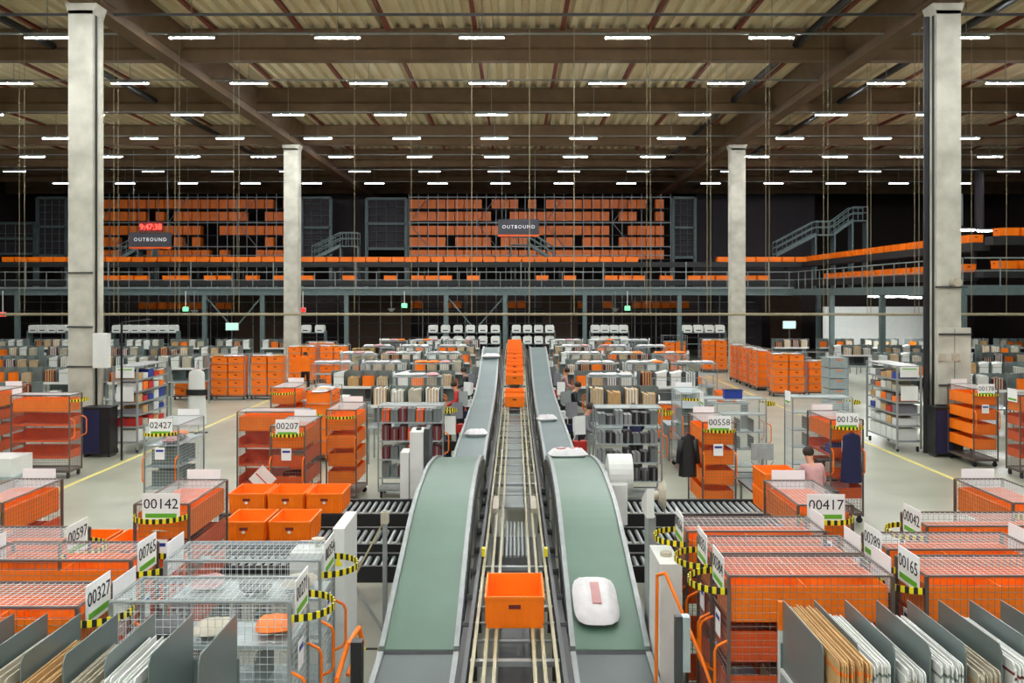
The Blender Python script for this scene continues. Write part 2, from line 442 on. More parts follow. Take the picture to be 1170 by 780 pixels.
# goods on trolley shelves
def goods(n, x0, x1, y0, y1, z, h0, h1, cols, lab, name='boxed_item', cat='box', group=None, seed=0):
    r = random.Random(seed); w = (x1 - x0) / n
    for i in range(n):
        a = x0 + w * i; h = r.uniform(h0, h1); c = cols[r.randrange(len(cols))]
        o = M(name, MB().box(-w * .42, w * .42, -(y1 - y0) / 2, (y1 - y0) / 2, 0, h).box(-w * .1, w * .1, -(y1 - y0) / 2 - .002, (y1 - y0) / 2 + .002, 0, h + .002, 1), [c, 'grey_cloth'], None, (a + w / 2, (y0 + y1) / 2, z))
        tag(o, lab % (ORD[i]), cat, group)
for lv, z in enumerate((.43, .83, 1.23, 1.63)):
    goods(7, -2.9, -1.6, 20.0, 20.4, z + .003, .24, .33, ['maroon', 'deep_orange', 'maroon', 'grey_sheet'], 'boxed goods on shelf ' + ORD[lv] + ' up in the maroon filled trolley, %s from left', seed=lv, group='boxed goods in the left steel trolley')
    goods(7, 1.77, 3.07, 19.6, 20.0, z + .003, .18, .3, ['dark_steel', 'black', 'grey_sheet', 'steel'], 'dark boxed goods on the ' + ORD[lv] + ' shelf up of the right steel trolley, %s from left', seed=lv + 9, group='boxed goods in the right steel trolley')

# packages in the top trays of near trolleys
rr = random.Random(4)
k = 0
for (n_, x, d, rz, lab, kd) in TRO[:17]:
    tid = n_ or ('right edge' if x > 0 else 'left edge')
    for j in range(3):
        u = (-.45, 0.05, .45)[j] + rr.uniform(-.05, .05); v = rr.uniform(-.08, .08)
        gx, gy = (u, v) if rz != Yc else (v, u)
        z = 1.615 + .07 if kd == 'orange' else 1.7
        c = rr.choice(['white_film', 'orange', 'white_film', 'cream', 'deep_orange', 'pink_cloth', 'dark_steel'])
        parcel(x + gx, d + gy, z, 'packed item in top tray of trolley %s, %s from its left' % (tid, ORD[j]), rr.uniform(0, .5) + (PI / 2), c, .6, 'packed items in trolley trays', seed=k, name='packed_item')
        k += 1

# ------------------------------------------------------------------ conveyors
def smooth(path, n=6):
    out = []; P = [path[0]] + list(path) + [path[-1]]
    for i in range(1, len(P) - 2):
        p0, p1, p2, p3 = P[i - 1:i + 3]
        for k in range(n):
            t = k / n
            out.append(tuple(.5 * (2 * p1[c] + (p2[c] - p0[c]) * t + (2 * p0[c] - 5 * p1[c] + 4 * p2[c] - p3[c]) * t * t + (3 * p1[c] - p0[c] - 3 * p2[c] + p3[c]) * t ** 3) for c in range(2)))
    out.append(tuple(path[-1])); return out
def ribbon(path, x0, x1, t0, t1, m=0):
    mb = MB(); n = len(path); vs = []
    for (d, z) in path: vs += [(x0, d, z + t0), (x1, d, z + t0), (x1, d, z + t1), (x0, d, z + t1)]
    fs = []
    for i in range(n - 1):
        for k in range(4): j = (k + 1) % 4; fs.append((i * 4 + k, i * 4 + j, i * 4 + 4 + j, i * 4 + 4 + k))
    fs += [(0, 1, 2, 3), ((n - 1) * 4 + 3, (n - 1) * 4 + 2, (n - 1) * 4 + 1, (n - 1) * 4)]
    return mb.add(vs, fs, m)
def belt(label, path, x0, x1, bm, legs, rail='steel'):
    o = root('belt_conveyor', label, 'conveyor', (0, 0, 0))
    p = smooth(path)
    M('belt', ribbon(p, x0 + .03, x1 - .03, -.03, 0), bm, o, smooth=False)
    M('side_rail', ribbon(p, x0 - .025, x0 + .03, -.16, .035), rail, o)
    M('side_rail', ribbon(p, x1 - .03, x1 + .025, -.16, .035), rail, o)
    M('side_skirt', ribbon(p, x0 - .04, x0 - .026, -.32, -.04), 'black', o)
    M('side_skirt', ribbon(p, x1 + .026, x1 + .04, -.32, -.04), 'black', o)
    M('end_roller', MB().rod((x0, path[0][0] + .02, path[0][1] - .05), (x1, path[0][0] + .02, path[0][1] - .05), .05, 10), 'dark_steel', o)
    for d in legs:
        z = min(p, key=lambda q: abs(q[0] - d))[1]
        for x in (x0 + .0, x1 - .0):
            M('leg', MB().box(x - .03, x + .03, d - .03, d + .03, 0, z - .16).box(x - .06, x + .06, d - .06, d + .06, 0, .015), 'steel', o)
        M('cross_brace', MB().box(x0, x1, d - .02, d + .02, .3, .34), 'steel', o)
    return o
hump = [(9.52, .73), (10.2, .93), (11.1, 1.17), (12.4, 1.5), (13.4, 1.62), (14.6, 1.66), (15.8, 1.58), (16.8, 1.44), (17.4, 1.3)]
farb = [(17.5, 1.18), (20, 1.25), (24, 1.3), (28, 1.4), (31, 1.68), (34.8, 2.3), (36, 2.36)]
low = [(5.6, .5), (7.5, .55), (9.46, .7)]
for s, nm in ((-1, 'left'), (1, 'right')):
    a, b = sorted((s * .6, s * 1.38)); e, f = sorted((s * .6, s * 1.2))
    belt('wide green belt conveyor arching over the rollers, %s one' % nm, hump, a, b, 'belt_green', (9.9, 11.4, 14.35, 16.6))
    belt('narrower blue grey belt running to the back, %s one' % nm, farb, e, f, 'belt_blue', (18.5, 22, 26, 30, 34))
    belt('dark lower belt section at the front, %s one' % nm, low, a, b, 'belt_dark', (6.5, 8.5))
# central tote track
trk = [(5, 1.12), (9, 1.08), (14, 1.02), (24, 1.0), (28, 1.1), (31, 1.4), (34, 1.75), (38, 2.0), (44, 2.1)]
ptrk = smooth(trk)
o = root('tote_track', 'central tote conveyor track with pale rails between the two belts', 'conveyor')
for x in (-.38, -.27, -.18, .18, .27, .38):
    M('rail', ribbon(ptrk, x - .016, x + .016, -.05, 0), 'tan_rail', o)
for s in (-1, 1):
    M('side_frame', ribbon(ptrk, s * .44 - .02, s * .44 + .02, -.22, .02), 'dark_steel', o)
    M('cable_duct', ribbon(ptrk, s * .51 - .03, s * .51 + .03, -.35, -.15), 'black', o)
M('base_pan', ribbon([q for q in ptrk if q[0] > 14.5], -.16, .16, -.2, -.17), 'grey_sheet', o)
M('base_pan', ribbon([q for q in ptrk if q[0] < 12.0], -.16, .16, -.36, -.33), 'dark_steel', o)
d = 5.4; i = 0
def zt(d): return min(ptrk, key=lambda q: abs(q[0] - d))[1]
while d < 40:
    if not (12 < d < 14.3):
        K('cb%d' % (i % 3 == 0), 'cross_bar', (lambda: MB().box(-.44, .44, -.035, .035, -.12, -.07)) if i % 3 == 0 else (lambda: MB().rod((-.44, 0, -.08), (.44, 0, -.08), .014, 6)), 'steel', o, (0, d, zt(d)))
    d += .52 if d < 12 else .95; i += 1
M('roller_bed', MB().box(-.34, .34, 12.05, 14.3, .6, .64), 'black', o)
for j in range(7):
    K('rl', 'roller', lambda: MB().rod((0, -.9, 0), (0, .9, 0), .018, 8), 'steel', o, (-.165 + .055 * j, 13.1, .93))
for s in (-1, 1):
    M('guide_block', MB().box(-.045, .045, -.45, .45, -.02, .06), 'cream', o, (s * .3, 14.75, 1.02))
    M('warning_marker', MB().box(-.02, .02, -.05, .05, 0, .1), 'yellow', o, (s * .4, 11.75, 1.07))
    for d in (6.3, 8.3, 10.5, 12, 14.3, 17, 20, 23, 26, 29, 32, 36):
        K('tl%d' % int(zt(d) * 10), 'leg', (lambda zz: (lambda: MB().box(-.03, .03, -.03, .03, 0, zz)))(zt(d) - .2), 'dark_steel', o, (s * .46, d, 0))
    for d in (9.7, 10.6, 11.6, 12.6, 13.6, 14.6, 15.5, 16.4):
        K('mot', 'drive_motor', lambda: MB().rod((-.05, 0, -.1), (.05, 0, -.1), .07, 10).box(-.04, .04, -.16, .16, -.3, -.12), 'black', o, (s * .505, d, .98))
for d, l in ((9.55, 'nearest orange tote riding the central track'), (27.7, 'orange tote on the central track, behind the empty rails'), (28.6, 'orange tote on the central track touching the first far one')):
    tote(0, d, zt(d) + .005, l)
for i, d in enumerate((31, 31.9, 32.8, 33.7, 34.6, 35.5, 36.4, 37.3, 38.2, 39.1, 40, 41)):
    t_ = tote(0, d, zt(d) + .02, 'orange tote in the distant queue on the central track, %s of the queue' % ORD[i], 0, 'totes queued far along the central track')
# parcels on belts
parcel(.9, 10.25, 1.0, 'white mailing bag with red print on the near right belt', PI / 2, sc=1, stripe=True, seed=1, shape=(.46, .25)).rotation_euler = (0, -.27, PI / 2)
parcel(.94, 16.3, 1.59, 'white mailing bag at the crest of the right belt', .1, sc=1.0, stripe=True, seed=2)
parcel(.8, 22.8, 1.34, 'small white bag on the far right belt', .2, sc=.75, seed=3)
parcel(-.86, 20.5, 1.32, 'small white bag on the far left belt', 0, sc=.75, seed=0)
parcel(-.85, 33.6, 2.17, 'white bag near the far end of the left belt', 0, sc=.95, seed=1)

for o_ in [b for b in bpy.data.objects if b.name.startswith('mailing_bag')]: o_.scale.z = 1.55
# crossing roller conveyors
def roller_line(label, x0, x1, y0, y1, z):
    o = root('roller_conveyor', label, 'conveyor', ((x0 + x1) / 2, (y0 + y1) / 2, 0))
    L, W = (x1 - x0) / 2, (y1 - y0) / 2
    for s in (-1, 1): M('side_frame', MB().box(-L, L, s * W - .03, s * W + .03, z - .18, z + .03), 'black', o)
    n = int((x1 - x0) / .11)
    for i in range(min(n, 60)):
        K('rr%.2f' % W, 'roller', lambda: MB().rod((0, -W, 0), (0, W, 0), .03, 8), 'steel', o, (-L + .06 + i * .11, 0, z - .03))
    for x in (-L + .1, 0, L - .1):
        for s in (-1, 1): M('leg', MB().box(x - .03, x + .03, s * W - .03, s * W + .03, 0, z - .18), 'dark_steel', o)
    return o
for nm, s in (('left', -1), ('right', 1)):
    for j, (y0, y1) in enumerate(((14.8, 15.85), (13.0, 13.95), (11.95, 12.55))):
        a, b = sorted((s * 1.45, s * ((4.75, 4.4, 6.1)[j] if s < 0 else (4.95, 3.0, 3.0)[j])))
        roller_line('black framed roller conveyor %s of the belts, %s row counted from the back' % (nm, ORD[j]), a, b, y0, y1, .85)
for i, (x, d) in enumerate([(-4.35, 15.3), (-3.72, 15.3), (-3.09, 15.3), (-3.85, 13.45), (-3.2, 13.45), (-5.0, 13.45)]):
    tt = tote(x, d, .86, 'large orange tote on the left roller conveyors, %s row, %s' % ('rear' if d > 15 else 'front', ORD[i % 3] + ' one'), 0, 'totes on the left roller conveyors')
    M('white_mark', MB().prism([(-.03, .17), (0, .2), (.03, .17), (0, .15)], 'y', -.412, -.408), 'white', tt)
tote(4.35, 15.3, .86, 'orange tote on the right roller conveyor, lower of two')
tote(4.35, 15.3, 1.18, 'orange tote stacked on another on the right roller conveyor')
parcel(-3.95, 13.4, .95, 'white paper left in a front left tote', .4, 'white', .4, seed=2, name='paper')
for i, (x, d, r) in enumerate([(-5.68, 12.25, .0), (-5.02, 12.25, .0)]):
    tote(x, d, .86, 'orange tote on the front roller conveyor behind sign 00597, %s one' % ORD[i], r)
# goods on the shelves of trolleys
def shelf_items():
    r = random.Random(21)
    for (n_, x, d, rz, lab, kd) in TRO:
        if kd != 'orange' or n_ is None: continue
        for lv, z in (('lowest', .495), ('middle', .895), ('upper', 1.275)):
            for j in range(4):
                if r.random() < .25: continue
                u = -.5 + .33 * j; gx, gy = (u, 0) if rz != Yc else (0, u)
                c = r.choice(['white', 'card', 'cream', 'grey_cloth', 'blue', 'black', 'maroon', 'white_film', 'pink_cloth'])
                hh = r.choice((.08, .14, .2)); w_ = .13; dd = .2
                if rz == Yc: w_, dd = dd, w_
                o = K('it%.2f%.2f' % (hh, w_), 'stored_item', lambda: MB().prism([(-w_, 0), (w_, 0), (w_ * .95, hh), (-w_ * .95, hh * .92)], 'y', -dd, dd).box(-w_ * .3, w_ * .3, -dd - .002, dd + .002, hh * .3, hh * .6, 1), [c, 'cream'], None, (x + gx, d + gy, z))
                tag(o, 'packed article, %s shelf of trolley %s, %s along' % (lv, n_, ORD[j]), 'article', 'articles on trolley shelves')
shelf_items()

# ------------------------------------------------------------------ racks with dividers
def div_mb(l, h, cut=.0):
    def f(): return MB().prism([(-l / 2, 0), (l / 2, 0), (l / 2, h), (-l / 2 + .04, h), (-l / 2, h - .05)], 'x', -.004, .004)
    return f
def near_rack(label, xs, y0, y1, ztop, zsh, side):
    o = root('divider_rack', label, 'rack', ((xs[0] + xs[-1]) / 2, (y0 + y1) / 2, 0))
    cx, cy = (xs[0] + xs[-1]) / 2, (y0 + y1) / 2; a = (xs[-1] - xs[0]) / 2; l = y1 - y0
    M('shelf', MB().box(-a - .02, a + .02, -l / 2, l / 2, zsh - .03, zsh), 'white', o)
    M('rear_ledge', MB().box(-a - .02, a + .02, l / 2, l / 2 + .012, zsh, zsh + .2), 'grey_sheet', o)
    for x in xs: K('dv%.2f%.2f' % (l, ztop - zsh), 'divider', div_mb(l, ztop - zsh), 'grey_sheet', o, (x - cx, 0, zsh))
    for x in (-a, a):
        for y in (-l / 2 + .03, l / 2 - .03): M('leg', MB().box(x - .025, x + .025, y - .025, y + .025, 0, zsh - .03), 'steel', o)
    M('worktop', MB().box(-a, a, -l / 2 - .35, l / 2 - .05, .9, .94), 'white', o)
    return o
XR = [2.16 + .25 * i for i in range(14)]
near_rack('grey divider rack of cardboard and envelopes at lower right', XR, 6.43, 7.39, 1.95, 1.4, 1)
XL = [-4.3, -4.04, -3.78, -3.53, -3.28, -3.0, -2.72, -2.43, -2.10]
near_rack('grey divider rack of cardboard and paper at lower left', XL, 6.1, 6.94, 2.0, 1.45, -1)
tag(M('end_post', MB().box(-.02, .02, -.02, .02, 0, 1.7).box(-.021, .021, -.021, .021, 1.7, 1.93, 1), ['white', 'orange'], None, (2.15, 7.42, 0)), 'slim white post with orange top at the left end of right rack', 'post')
def sheet(l, h, t, kind):
    def f():
        mb = MB()
        mb.prism([(-l / 2, 0), (l / 2, 0), (l / 2, h), (-l / 2 + .02, h), (-l / 2, h - .02)], 'x', -t / 2, t / 2)
        if kind: mb.prism([(-l / 2 - .001, h - .09), (l / 2, h - .09), (l / 2, h - .07), (-l / 2 - .001, h - .07)], 'x', -t / 2 - .0005, t / 2 + .0005, 1)
        return mb
    return f
def bay(x0, x1, y0, y1, z, n, h, col, lab, grp, seed, t=.009, edge='card'):
    r = random.Random(seed)
    for i in range(n):
        x = x0 + (x1 - x0) * (i + .5) / n
        hh = round(h + r.choice((-.02, 0, .02, .01)), 2)
        o = K('sh%.2f%.2f%.3f' % (y1 - y0, hh, t), 'flat_mailer', sheet(y1 - y0, hh, t, edge), [col, edge], None, (x, (y0 + y1) / 2 + r.uniform(-.03, .02), z))
        o.rotation_euler = (0, r.uniform(-.04, .04) * .4, r.uniform(-.008, .008))
        tag(o, lab, 'mailer', grp)
kinds = [('card', 'orange', 14, 'brown cardboard mailer'), ('white', 'maroon', 10, 'white envelope with red edge'), ('white', 'cream', 8, 'white envelope'), ('white', 'grey_sheet', 9, 'pale grey envelope'), ('cream', 'card', 9, 'cream padded envelope')]
seq = [0, 3, 2, 3, 4, 1, 1, 4, 0, 1, 2, 3, 1]
for i in range(len(XR) - 1):
    if X(1170, 6.43) < XR[i]: break
    c, e, n_, nm = kinds[seq[i]]
    full = i == 0
    bay(XR[i] + .03, XR[i + 1] - (.02 if full else .06), 6.2 if full else 6.35, 7.32, 1.41, n_, .5 if full else .38 + .05 * (i % 2), c, '%s standing in the %s bay of the lower right rack' % (nm, ORD[i]), 'mailers in the right front rack', i, .009, e)
seqL = [0, 0, 4, 4, 0, 4, 2]
for i in range(7):
    c, e, n_, nm = kinds[seqL[i]]
    bay(XL[i] + .03, XL[i + 1] - .05, 6.02, 6.8, 1.46, n_ if n_ < 14 else 12, .40 - .03 * (i % 3), c, '%s standing in the %s bay of the lower left rack' % (nm, ORD[i]), 'mailers in the left front rack', 30 + i, .009, e)

# far rows of stations: table + rack on top
def ridged(w, l, h, n, seed):
    def f():
        r = random.Random(seed); mb = MB(); t = w / n
        for i in range(n):
            hh = h * r.uniform(.88, 1); mb.box(-w / 2 + t * i + .002, -w / 2 + t * (i + 1) - .002, -l / 2, l / 2, 0, hh, i % 2)
        return mb
    return f
def station(x0, x1, d, desc, seed, bm=('card', 'cream', 'maroon', 'white')):
    r = random.Random(seed); w = x1 - x0; cx = (x0 + x1) / 2
    o = root('packing_station', 'grey divider shelf station, ' + desc, 'packing station', (cx, d, 0), 0, 'packing stations in rows')
    M('tabletop', MB().box(-w / 2, w / 2, -.75, .35, .92, .96), 'galvanised', o)
    M('shelf', MB().box(-w / 2, w / 2, -.3, .3, 1.44, 1.47).box(-w / 2, w / 2, -.31, -.3, 1.42, 1.5), 'white', o)
    M('back_panel', MB().box(-w / 2, w / 2, .3, .32, .96, 1.95), 'grey_sheet', o)
    for x in (-w / 2, w / 2): M('post', MB().box(x - .02, x + .02, .25, .3, 0, 1.95).box(x - .02, x + .02, -.7, -.66, 0, .92), 'steel', o)
    n = max(2, int(w / .45)); st = w / n
    for i in range(n + 1):
        K('fdv', 'divider', lambda: MB().box(-.005, .005, -.3, .3, 0, .5), 'grey_sheet', o, (-w / 2 + st * i, 0, 1.47))
    for i in range(n):
        q = r.random()
        bx = cx - w / 2 + st * (i + .5)
        if q < .16 and NT[0] < 285:
            tote(bx, d, 1.473, 'small tote, station ' + desc + ', %s bay' % ORD[i], PI / 2, 'small totes on station shelves', .5); continue
        if q < .34:
            tag(K('crt', 'carton', lambda: MB().box(-.16, .16, -.25, .25, 0, .42).prism([(-.16, .42), (.16, .42), (.2, .5), (.19, .5)], 'y', -.25, .25).box(-.17, .17, -.252, .252, .3, .33, 1), ['white', 'cream'], None, (bx, d, 1.472)), 'white carton in station, ' + desc + ', %s bay' % ORD[i], 'carton', 'white cartons on station shelves'); continue
        k = r.randrange(4); a = ['card', 'cream', 'white', 'maroon', 'grey_sheet'][r.choice((0, 0, 1, 1, 2, 3, 4))]; b = ['cream', 'white', 'card'][r.randrange(3)]
        t = K('st%d' % (k), 'mailer_stack', ridged(.34, .52, .44, 9, k), [a, b], None, (cx - w / 2 + st * (i + .5), d, 1.472))
        t.scale = (st * .8 / .36, 1, r.uniform(.7, 1.1))
        t['kind'] = 'stuff'; tag(t, 'mailers in station, ' + desc + ', %s bay' % ORD[i], 'mailers', 'mailers on far station shelves', 'stuff')
    # monitor & printer
    q = root('monitor', 'flat monitor, station ' + desc, 'monitor', (cx + w * .2, d - .05, .96), 0, 'monitors on packing stations')
    M('screen', MB().box(-.24, .24, -.02, .0, .12, .42), 'black', q); M('stand', MB().box(-.02, .02, 0, .04, 0, .3).box(-.1, .1, -.08, .08, 0, .01), 'steel', q)
    q = tag(M('label_printer', MB().prism([(-.15, 0), (.15, 0), (.15, .26), (-.05, .26), (-.15, .16)], 'x', -.14, .14), 'white', None, (cx - w * .25, d - .35, .96)), 'white printer, station ' + desc, 'printer', 'printers on packing stations')
    return o
ROWS = [24.6, 29.6, 34.8, 40, 45.4, 51]
for i, d in enumerate(ROWS):
    for s, nm in ((-1, 'left'), (1, 'right')):
        for c_ in range(2):
            a = 1.95 + c_ * 2.05; b = a + 1.85
            if c_ == 1 and i == 0: continue
            x0, x1 = sorted((s * a, s * b))
            station(x0, x1, d, '%s row %s of the belts, %s from the belt' % (ORD[i], nm, ORD[c_]), i * 7 + c_ + (s > 0) * 50)
# stations beyond the aisles
for i, (x0, d) in enumerate([(-15.2, 25.6), (-17.4, 25.6), (-13.6, 31), (-15.8, 31), (-18, 31), (-14.3, 37), (-16.5, 37), (-18.7, 37), (-20.9, 37), (-15, 44), (-17.4, 44), (-19.8, 44), (-22.2, 44), (-24.6, 44), (-14, 51), (-16.5, 51), (-19, 51), (-21.5, 51), (-24, 51), (-26.5, 51), (-29, 51)]):
    station(x0, x0 + 1.9, d, 'left of the left aisle, %s row, %s counted' % (ORD[[25.6, 31, 37, 44, 51].index(d)], ORD[i]), 100 + i)
for i, (x0, d) in enumerate([(13.2, 28.5), (15.4, 28.5), (13.6, 33.5), (15.8, 33.5), (18, 33.5), (15.3, 39), (17.5, 39), (19.7, 39), (15.5, 45), (17.9, 45), (20.3, 45), (22.7, 45), (14.5, 51.5), (17, 51.5), (19.5, 51.5), (22, 51.5), (24.5, 51.5), (27, 51.5)]):
    station(x0, x0 + 1.9, d, 'right of the right aisle, %s row, %s counted' % (ORD[[28.5, 33.5, 39, 45, 51.5].index(d)], ORD[i]), 200 + i)

# roll cages with totes
def c_frame():
    mb = MB(); a, b = .74, .36
    for x in (-a, a):
        for y in (-b, b): mb.rod((x, y, .12), (x, y, 1.9), .016)
    mb.rod((0, b, .2), (0, b, 1.9), .01).rod((0, -b, .2), (0, -b, .9), .01)
    for z in (.22, .55, .88, 1.21, 1.54, 1.9):
        mb.rod((-a, b, z), (a, b, z), .01)
        for x in (-a, a): mb.rod((x, -b, z), (x, b, z), .01)
        mb.rod((-a, -b, z), (a, -b, z), .01)
    return mb
def c_base(): return MB().box(-.75, .75, -.37, .37, .12, .16)
def cage(x, d, rz, label, layers=5, group='roll cages of orange totes'):
    o = root('roll_cage', label, 'roll cage', (x, d, 0), rz, group)
    K('cf', 'frame', c_frame, 'steel', o); K('cbs', 'base', c_base, 'dark_steel', o)
    for sx in (-1, 1):
        for sy in (-1, 1): K('tc', 'caster', t_caster, 'black', o, (sx * .66, sy * .3, 0))
    for l in range(layers):
        for s in (-1, 1):
            dx, dy = (s * .345, 0) if rz == 0 else (0, s * .345)
            t_ = K('tote', 'orange_tote', tote_mb, ['orange', 'maroon'], None, (x + dx, d + dy, .165 + l * .33), rz)
            t_.scale = (1.08, .85, 1)
            tag(t_, 'orange tote, %s layer up, %s side, %s' % (ORD[l], ('left', 'right')[s > 0] if rz == 0 else ('near', 'far')[s > 0], label), 'tote', 'totes inside roll cages'); NT[0] += 1
_cage = cage
def cage(x, d, rz, label, layers=5):
    _cage(x, d, rz, label, layers)
    for j in range(3):
        u = -.42 + .42 * j; gx, gy = (u, 0) if rz == 0 else (0, u)
        parcel(x + gx, d + gy, .165 + layers * .33 + .02, 'white bag on top, %s, %s one' % (label, ORD[j]), (j * .7) + rz, ('white_film', 'white_film', 'card')[(j + int(d)) % 3], .8, 'bags on top of roll cages', seed=j)
cage(-12.05, 38.9, 0, 'cage left of another beside the left aisle')
cage(-10.45, 39.1, 0, 'cage nearest the left aisle line')
cage(-13.6, 38.9, 0, 'cage third from the left aisle line', 4)
cage(-10.6, 46, 0, 'cage farther down the left aisle', 5)
cage(-9.1, 46.4, 0, 'cage standing in the far left aisle', 5)
cage(-10.4, 49.5, 0, 'cage behind the far left column', 5)
cage(11.9, 40.2, 0, 'cage nearest the right aisle line')
cage(13.5, 40.4, 0, 'cage second from the right aisle line', 4)
cage(11.5, 43, PI / 2, 'cage lengthwise along the right line, first', 5)
cage(11.5, 45, PI / 2, 'cage lengthwise along the right line, second', 5)
cage(11.5, 47, PI / 2, 'cage lengthwise along the right line, third', 5)
cage(11.4, 52.5, 0, 'cage beyond the far right column', 5)
cage(9.9, 57, 0, 'cage at the end of the right aisle', 4)
cage(-5.2, 25.0, PI / 2, 'cage end-on beside the left centre stations', 5)
cage(4.9, 27.4, 0, 'cage behind the light steel trolleys', 3)

# tall shelf trolleys by the columns
def tall_shelf(x, d, label, items):
    o = root('shelf_trolley', label, 'trolley', (x, d, 0))
    W, L, H = .33, 1.1, 2.42
    mb = MB()
    for a in (-W, W):
        for b in (-L, L): mb.box(a - .025, a + .025, b - .02, b + .02, .1, H)
    mb.box(-W, W, -L, L, H - .03, H)
    M('frame', mb, 'steel', o)
    for z in (.3, .72, 1.05, 1.38, 1.7, 2.02): M('shelf', MB().box(-W, W, -L, L, z - .02, z).box(-W, W, -L - .01, -L, z - .02, z + .04).box(-W - .01, -W, -L, L, z - .02, z + .03).box(W, W + .01, -L, L, z - .02, z + .03), 'steel', o)
    M('name_plate', MB().box(-.26, .26, -L - .03, -L - .02, H - .32, H - .02).box(-.2, .2, -L - .032, -L - .03, H - .1, H - .07, 1), ['white', 'green'], o)
    M('paper_sheet', MB().box(-.24, .24, -L - .03, -L - .02, 1.45, 1.85), 'white', o)
    for sx in (-1, 1):
        for sy in (-1, 1): K('tc', 'caster', t_caster, 'black', o, (sx * .28, sy * 1.0, 0))
    r = random.Random(int(x * 10)); k = 0
    for z in (.3, .72, 1.05, 1.38, 1.7, 2.02):
        for b in (-.8, -.4, 0, .4, .8):
            c = r.choice(['white', 'white', 'orange', 'red', 'cream', 'card', 'grey_cloth', 'blue'] if z > .4 else ['white'])
            hh = r.uniform(.14, .26) if z > .4 else .34
            t_ = M('stored_box', MB().box(-.28, .28, -.17, .17, 0, hh).box(-.2, .2, -.1, .1, hh, hh + .01, 1), [c, 'cream'], None, (x, d + b, z))
            tag(t_, 'box on %s shelf up, %s, %s from front' % (ORD[(.3, .72, 1.05, 1.38, 1.7, 2.02).index(z)], label, ORD[int((b + .8) / .4 + .5)]), 'box', 'boxes on the tall shelf trolleys')
tall_shelf(11.03, 26.8, 'tall shelf trolley by the right column', 1)
tall_shelf(-10.8, 26.6, 'tall shelf trolley by the left column', 1)
o = root('grey_box_stack', 'tower of grey storage drawers beside the right aisle', 'drawer tower', (12.0, 34.5, 0))
M('frame', MB().box(-.36, .36, -.5, .5, .1, .14).box(-.36, -.33, -.5, -.47, .1, 2.1).box(.33, .36, -.5, -.47, .1, 2.1), 'steel', o)
for i in range(5): M('drawer', MB().box(-.32, .32, -.5, .5, .15 + i * .39, .51 + i * .39).box(-.1, .1, -.52, -.5, .42 + i * .39, .46 + i * .39, 1), ['galvanised', 'orange'], o)
for x, lab in ((11.78, 'black cabinet at the foot of the right column'), (-11.35, 'black cabinet at the foot of the left column')):
    o = root('tool_cabinet', lab, 'cabinet', (x, 25.15, 0))
    M('body', MB().box(-.38, .38, -.25, .25, .08, 1.32), 'black', o); M('top', MB().box(-.4, .4, -.27, .27, 1.32, 1.36), 'black', o)
    M('door', MB().box(-.35, .1, -.262, -.25, .12, 1.28), 'navy', o)
    for sx in (-1, 1): K('tc2', 'foot', lambda: MB().box(-.03, .03, -.2, .2, 0, .08), 'dark_steel', o, (sx * .33, 0, 0))
o = tag(M('electrical_box', MB().box(-.19, .19, -.12, .12, 0, .95).box(-.2, .2, -.13, -.12, .02, .93), 'white', None, (-11.36, 25.3, 2.4)), 'white electrical box on the side of the left column', 'electrical box')
o = tag(M('electrical_cabinet', MB().box(-.45, .45, -.1, .1, 0, 2.1).box(-.005, .005, -.11, .0, .02, 2.08, 1), ['column', 'dark_steel'], None, (12.1, 25.37, 1.4)), 'pale green two door panel fixed to the right column', 'electrical cabinet')
for z in (1.9, 3.3, 4.6):
    tag(M('column_strap', MB().box(-.45, .45, -.04, 0, 0, .05), 'dark_steel', None, (12.1, 25.47 if z > 4 else 25.26, z)), 'dark strap around the right column, %s' % {1.9: 'lowest', 3.3: 'middle', 4.6: 'highest'}[z], 'strap')
for z in (2.4, 3.5, 5.0):
    tag(M('column_strap', MB().box(-.36, .36, -.03, 0, 0, .04), 'dark_steel', None, (-12.04, 25.47, z)), 'thin strap around the left column, %s' % {2.4: 'lowest', 3.5: 'middle', 5.0: 'highest'}[z], 'strap')
tag(M('drain_pipe', MB().rod((-11.57, 25.66, 0), (-11.57, 25.66, 12.15), .07, 8), 'column', None), 'pale round downpipe running up the left column', 'pipe')
tag(M('drain_pipe', MB().rod((11.5, 25.66, 0), (11.5, 25.66, 12.15), .085, 8), 'black', None), 'black round downpipe running up the right column', 'pipe')
tag(M('column_lamp', MB().rod((0, 0, 0), (0, -.3, 0), .12, 12), 'cream', None, (12.15, 25.47, 4.75)), 'small round fixture on the right column', 'fixture')
for i, px in enumerate((1073, 1089)):
    tag(M('socket_box', MB().box(-.1, .1, -.06, .0, 0, .2), 'cream', None, (X(px, 25.4), 25.26, 2.6)), 'small cream socket box on the right column, %s one' % ('left', 'right')[i], 'socket')
o = root('pole_stand', 'thin black pole with an arm beside the left column', 'pole', (X(139, 24.5), 24.5, 0))
M('pole', MB().rod((0, 0, 0), (0, 0, Z(368, 24.5)), .03, 8), 'black', o); M('arm', MB().rod((0, 0, Z(368, 24.5)), (.8, 0, Z(365, 24.5)), .02, 6), 'black', o)
# blurred cart region: pale flat carts at far left
o = root('flat_cart', 'low pale flat cart in the open area at the left edge', 'cart', (-12.3, 20.9, 0))
M('deck', MB().box(-1.2, 1.2, -.5, .5, .3, .36), 'galvanised', o); M('tub', MB().box(-1.1, 1.1, -.45, .45, .36, .75), 'white', o)
for sx in (-1, 1): K('tc', 'caster', t_caster, 'black', o, (sx * 1.0, 0, .14)); 

